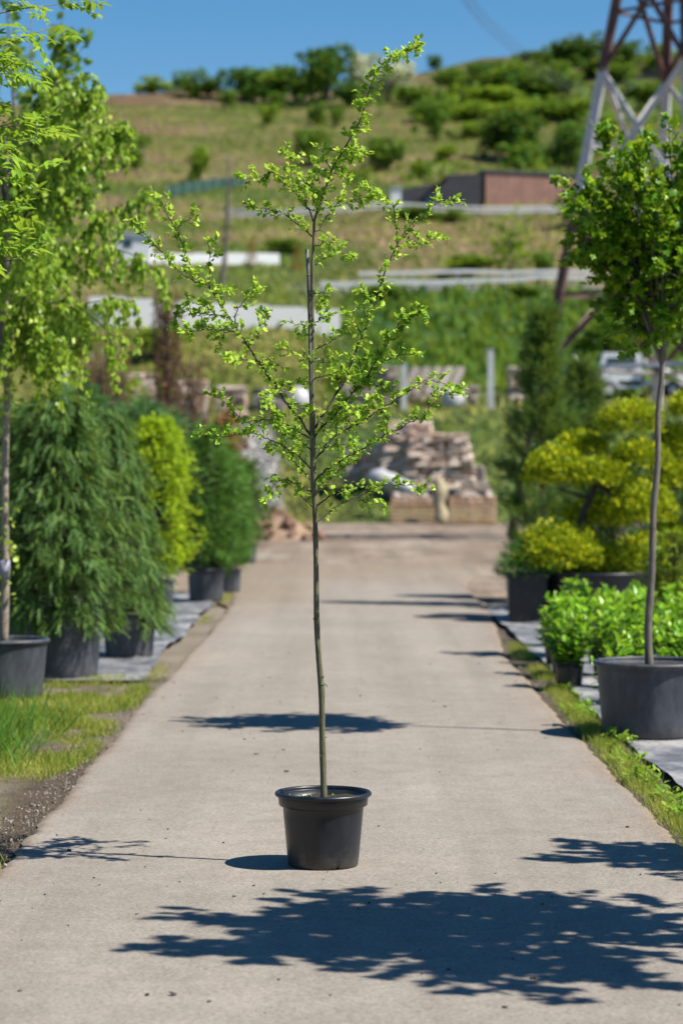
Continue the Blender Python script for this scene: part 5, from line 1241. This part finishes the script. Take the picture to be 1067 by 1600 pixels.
bare_tree(300, 53, 4.6, 'lower reddish bare columnar tree right of the tall one', .4, 130)
bare_tree(176, 54, 4.9, 'bare columnar tree with several pale stems left of the tall reddish one', .5, 170, 4)
bare_tree(150, 57, 5.0, 'bare columnar tree with pale stems behind the hanging birch twig', .5, 150, 3)
q = hill_at(343, 170); t = empty('dead_tree', q, 'leaning bare pole like dead tree on the left hillside', 'tree'); mb = MB(); e = P(358, 240, 170)
mb.tube(bez(q - [0, 0, .3], q + (e - q) * .5 + [.4, 0, -.15], e, 12), np.linspace(.22, .07, 12), 7)
for k in range(8): tq = rng.uniform(.3, .95); p0 = bez(q - [0, 0, .3], q + (e - q) * .5 + [.4, 0, -.15], e, 41)[int(tq * 40)]; mb.tube([p0 - [.05, 0, .05], p0 + np.array([rng.normal(0, .8), rng.normal(0, .5), rng.uniform(.5, 1.4)])], [.05, .015], 4)
mb.build('trunk', M['bark_grey'], t, True)

# ---- low scrub merging over the right hill (nobody could count it)
L = []
for k in range(480):
    px_ = rng.uniform(560, 1250); d_ = rng.uniform(270, 472); q = hill_at(px_, d_); w_ = float(fbm(q[0] / 18, q[1] / 26, 131))
    if w_ < .53 - .08 * (d_ > 340) + .10 * (px_ < 660): continue
    h_ = rng.uniform(.5, 2.2)
    for j in range(9): L.append((q + [rng.normal(0, 1.1), rng.normal(0, 1.1), h_ * rng.random()], rv(1), rv(.6) + [.2, -.4, .7], rng.uniform(.5, 1.2), np.clip(rng.normal(.45, .25), 0, 1)))
tag(leaf_obj('scrub', 'patch', L, M['far_mid'], None), 'low scrub spreading over the right hill', 'scrub', kind='stuff')
# ---- trees and bushes on the hill: a few crowns are built, each tree gets its own copy
def crown_proto(seed, n, fill, gaps):
    r = np.random.default_rng(seed); lob = [(r.normal(0, .20, 3) + [0, 0, .52], r.uniform(.20, .34)) for _ in range(11)]
    lob = [(np.array([c_[0] * 1.1, c_[1] * 1.1, np.clip(c_[2], .22, .78)]), q) for c_, q in lob]; L = []
    while len(L) < n:
        c_, q = lob[int(r.integers(len(lob)))]; d = unit(r.normal(0, 1, 3)); p_ = c_ + d * q * r.uniform(.55, 1.05)
        if p_[2] < .05 or abs(p_[0]) > .52 or abs(p_[1]) > .52 or p_[2] > 1.0: continue
        L.append((p_, r.normal(0, 1, 3), d + r.normal(0, .5, 3), fill * r.uniform(.6, 1.5), np.clip(.5 + r.normal(0, .22), 0, 1)))
    Pn, A, Nn, S, v = [np.array(q) for q in zip(*L)]; return leaves('patch', Pn, A, Nn, S, v)
CP = [crown_proto(100 + k, 900, .085, 0) for k in range(5)]
SP = crown_proto(130, 260, .07, 0)
CMESH = {}
def crown_mesh(k, mat):
    if (k, mat) not in CMESH:
        V, T, va = SP if k == 9 else CP[k]; me = mesh_np(V, T, va); me.name = 'crown'; me.materials.append(M[mat]); CMESH[(k, mat)] = me
    return CMESH[(k, mat)]
mb = MB(); mb.tube([(0, 0, -.1), (.02, 0, .3), (0, .01, .75)], [.045, .032, .012], 6)
for k in range(6): a = k * 1.05; mb.tube([(0, 0, .25 + k * .05), (.28 * math.cos(a), .28 * math.sin(a), .55 + .04 * k)], [.016, .005], 4)
TRM = mb.mesh(True); TRM.name = 'trunk'; TRM.materials.append(M['bark_grey'])
def hill_tree(px, py, wpx, hpx, mat, label, name='tree', k=None, cat='tree', group='trees and bushes on the hill', Y=None):
    q = ray_ground(px, py) if Y is None else hill_at(px, Y); sc = q[1] / F
    t = empty(name, q - [0, 0, .15 * hpx * sc * .3], label, cat, group, rng.uniform(0, 6.28)); t.scale = (wpx * sc * 1.28, wpx * sc * 1.28 * rng.uniform(.85, 1.1), hpx * sc * 1.22)
    for nm, me in (('trunk', TRM), ('crown', crown_mesh(int(rng.integers(5)) if k is None else k, mat))):
        o = bpy.data.objects.new(nm, me); link(o); o.parent = t
        if nm == 'crown': o['kind'] = 'stuff'
    return t
HT = [
 (242, 146, 62, 20, 'far_light', 'pale green bush on the ridge, leftmost on the skyline'), (298, 153, 36, 40, 'far_mid', 'upright tree on the left ridge just right of the pale bush'), (328, 152, 38, 26, 'far_dark', 'low round tree on the ridge right of the upright tree'),
 (380, 158, 62, 42, 'far_dark', 'left end of the hedge like tree row on the ridge'), (412, 158, 62, 44, 'far_dark', 'second tree of the ridge row'), (443, 157, 62, 44, 'far_mid', 'third tree of the ridge row'), (474, 157, 60, 46, 'far_dark', 'fourth tree of the ridge row beside the tall tree'),
 (512, 158, 62, 78, 'far_dark', 'tallest dark tree on the ridge left of the blossoming trees'), (565, 150, 44, 60, 'far_white', 'whitish blossoming tree on the ridge behind the leader of the young tree'), (608, 160, 66, 54, 'far_white', 'broad whitish blossoming tree on the ridge'), (545, 165, 40, 34, 'far_dark', 'dark bush at the foot of the blossoming trees'),
 (640, 165, 50, 28, 'far_mid', 'green bush right of the blossoming trees'), (678, 112, 20, 22, 'far_dark', 'tiny round tree alone on the skyline'), (700, 150, 56, 34, 'far_mid', 'bush on the right hill under the tiny skyline tree'), (742, 142, 66, 38, 'far_dark', 'dark bush on the right hill, second from the bare sandy patch'),
 (790, 150, 76, 40, 'far_mid', 'broad bush on the right hill below the crest'), (770, 170, 90, 28, 'far_light', 'pale low bush on the right hill'), (840, 160, 80, 44, 'far_dark', 'dark bush on the right hill left of the pylon'), (830, 108, 50, 24, 'far_dark', 'bush on the right crest left of the pylon'),
 (905, 98, 66, 36, 'far_dark', 'dark tree on the right crest just left of the pylon leg'), (870, 100, 40, 24, 'far_mid', 'small green bush on the right crest'), (985, 100, 56, 30, 'far_dark', 'dark bush on the crest between the pylon legs'), (1035, 115, 60, 36, 'far_mid', 'green bush on the crest at the right pylon leg'),
 (960, 140, 60, 34, 'far_mid', 'green bush on the slope between the pylon legs'), (900, 190, 60, 34, 'far_light', 'pale bush on the right slope beside the pylon'), (730, 190, 60, 26, 'far_light', 'pale bush low on the right hill'), (660, 190, 40, 24, 'far_mid', 'bush at the left foot of the right hill'),
 (800, 250, 86, 66, 'far_dark', 'large dark bush above the brown building'), (775, 246, 50, 44, 'far_dark', 'dark bush at the left side of the large bush above the building'), (885, 272, 46, 66, 'far_dark', 'dark tree right above the brown building'), (905, 250, 60, 50, 'far_mid', 'green tree behind the pylon leg above the building'),
 (598, 268, 46, 50, 'far_mid', 'dark green bush on the slope behind the young tree'), (488, 258, 44, 48, 'far_mid', 'green bush on the slope left of the leader'), (206, 262, 46, 46, 'far_mid', 'green bush on the slope beside the birch'), (314, 290, 34, 52, 'far_light', 'thin green tree on the slope above the netting fence'),
 (497, 198, 24, 34, 'far_mid', 'small sapling on the upper slope left of the leader'), (528, 198, 20, 30, 'far_mid', 'small sapling on the upper slope beside the leader'), (678, 222, 28, 62, 'far_mid', 'slim tree on the slope between leader and right hill'), (420, 195, 24, 30, 'far_light', 'small sapling high on the left slope'), (356, 170, 22, 26, 'far_mid', 'small sapling below the ridge at left'), (432, 172, 22, 24, 'far_mid', 'small sapling below the ridge row'),
 (655, 278, 30, 24, 'far_light', 'small bush on the slope left of the dark annex'), (700, 255, 34, 24, 'far_light', 'small pale bush above the dark annex'), (560, 285, 30, 20, 'far_light', 'low pale bush right of the leader'),
 (735, 434, 78, 30, 'far_light', 'low light green bush above the lower guard rail'), (846, 434, 34, 34, 'far_mid', 'small bush above the lower guard rail near the pylon'), (640, 342, 60, 16, 'far_mid', 'low hedge under the upper guard rail'), (700, 345, 50, 14, 'far_mid', 'low hedge below the dark annex'), (905, 355, 70, 40, 'far_dark', 'dark bush behind the pylon under the upper road'),
 (440, 395, 60, 18, 'far_mid', 'low hedge on the slope left of the young tree'), (820, 470, 60, 20, 'far_mid', 'bush on the tall grass slope left of the pylon'), (600, 470, 60, 22, 'far_mid', 'bush on the tall grass slope behind the right leader'), (250, 560, 60, 40, 'far_light', 'green bush on the terrace behind the bare columnar tree'), (110, 560, 90, 70, 'far_mid', 'green bush behind the hanging birch twigs'), (540, 600, 50, 20, 'far_light', 'low grassy bush behind the stem of the young tree'),
 (950, 560, 80, 60, 'far_mid', 'green bush on the slope behind the white truck'), (1010, 600, 60, 40, 'far_light', 'pale bush behind the truck at the right')]
HT += [(690, 172, 44, 22, 'far_mid', 'low bush on the right hill, first of the lower scrub row'), (722, 165, 46, 24, 'far_dark', 'low dark bush on the right hill, second of the lower scrub row'), (812, 130, 60, 28, 'far_mid', 'bush high on the right hill beside the crest bush'), (868, 135, 60, 30, 'far_mid', 'bush high on the right hill near the pylon leg'),
 (860, 190, 70, 30, 'far_mid', 'bush on the right slope above the large dark bush'), (800, 190, 70, 26, 'far_light', 'pale bush on the right slope above the large dark bush'), (930, 120, 50, 28, 'far_dark', 'dark bush just under the crest at the pylon'), (760, 120, 44, 22, 'far_dark', 'dark bush at the sandy crest of the right hill'), (1000, 170, 70, 36, 'far_mid', 'bush on the slope behind the maple top'),
 (940, 230, 70, 44, 'far_mid', 'bush behind the pylon brace on the slope'), (740, 215, 40, 22, 'far_light', 'small pale bush in the meadow right of the slim tree'), (830, 262, 60, 34, 'far_mid', 'green bush at the right side of the large dark bush')]
for a in HT: hill_tree(*a[:5], a[5], name='bush' if 'bush' in a[5] or 'hedge' in a[5] else 'tree', cat='bush' if 'bush' in a[5] or 'hedge' in a[5] else 'tree')
hill_tree(800, 436, 58, 104, 'far_light', 'sparse young tree standing above the lower guard rail', k=9)
for px, py, w, h in ((393, 418, 17, 44), (464, 424, 17, 40)):
    q = ray_ground(px, py); sc = q[1] / F; t = empty('dead_conifer', q, ('left' if px < 430 else 'right') + ' of two small rust brown dead conifers on the hill', 'tree', 'dead conifers on the hill'); L = []
    mb = MB(); mb.tube([q - [0, 0, .1], q + [0, 0, h * sc * .9]], [.08, .02], 5); mb.build('trunk', M['bark_red'], t)
    for k in range(260): z = rng.random() ** 1.4; a = rng.uniform(0, 6.28); r = w * sc * .5 * (1 - z) * rng.uniform(.4, 1); L.append((q + [r * math.cos(a), r * math.sin(a), .1 + z * h * sc * .95], np.array([math.cos(a), math.sin(a), .5]), rv(1), .3, rng.random()))
    leaf_obj('crown', 'spray', L, M['far_rust'], t)
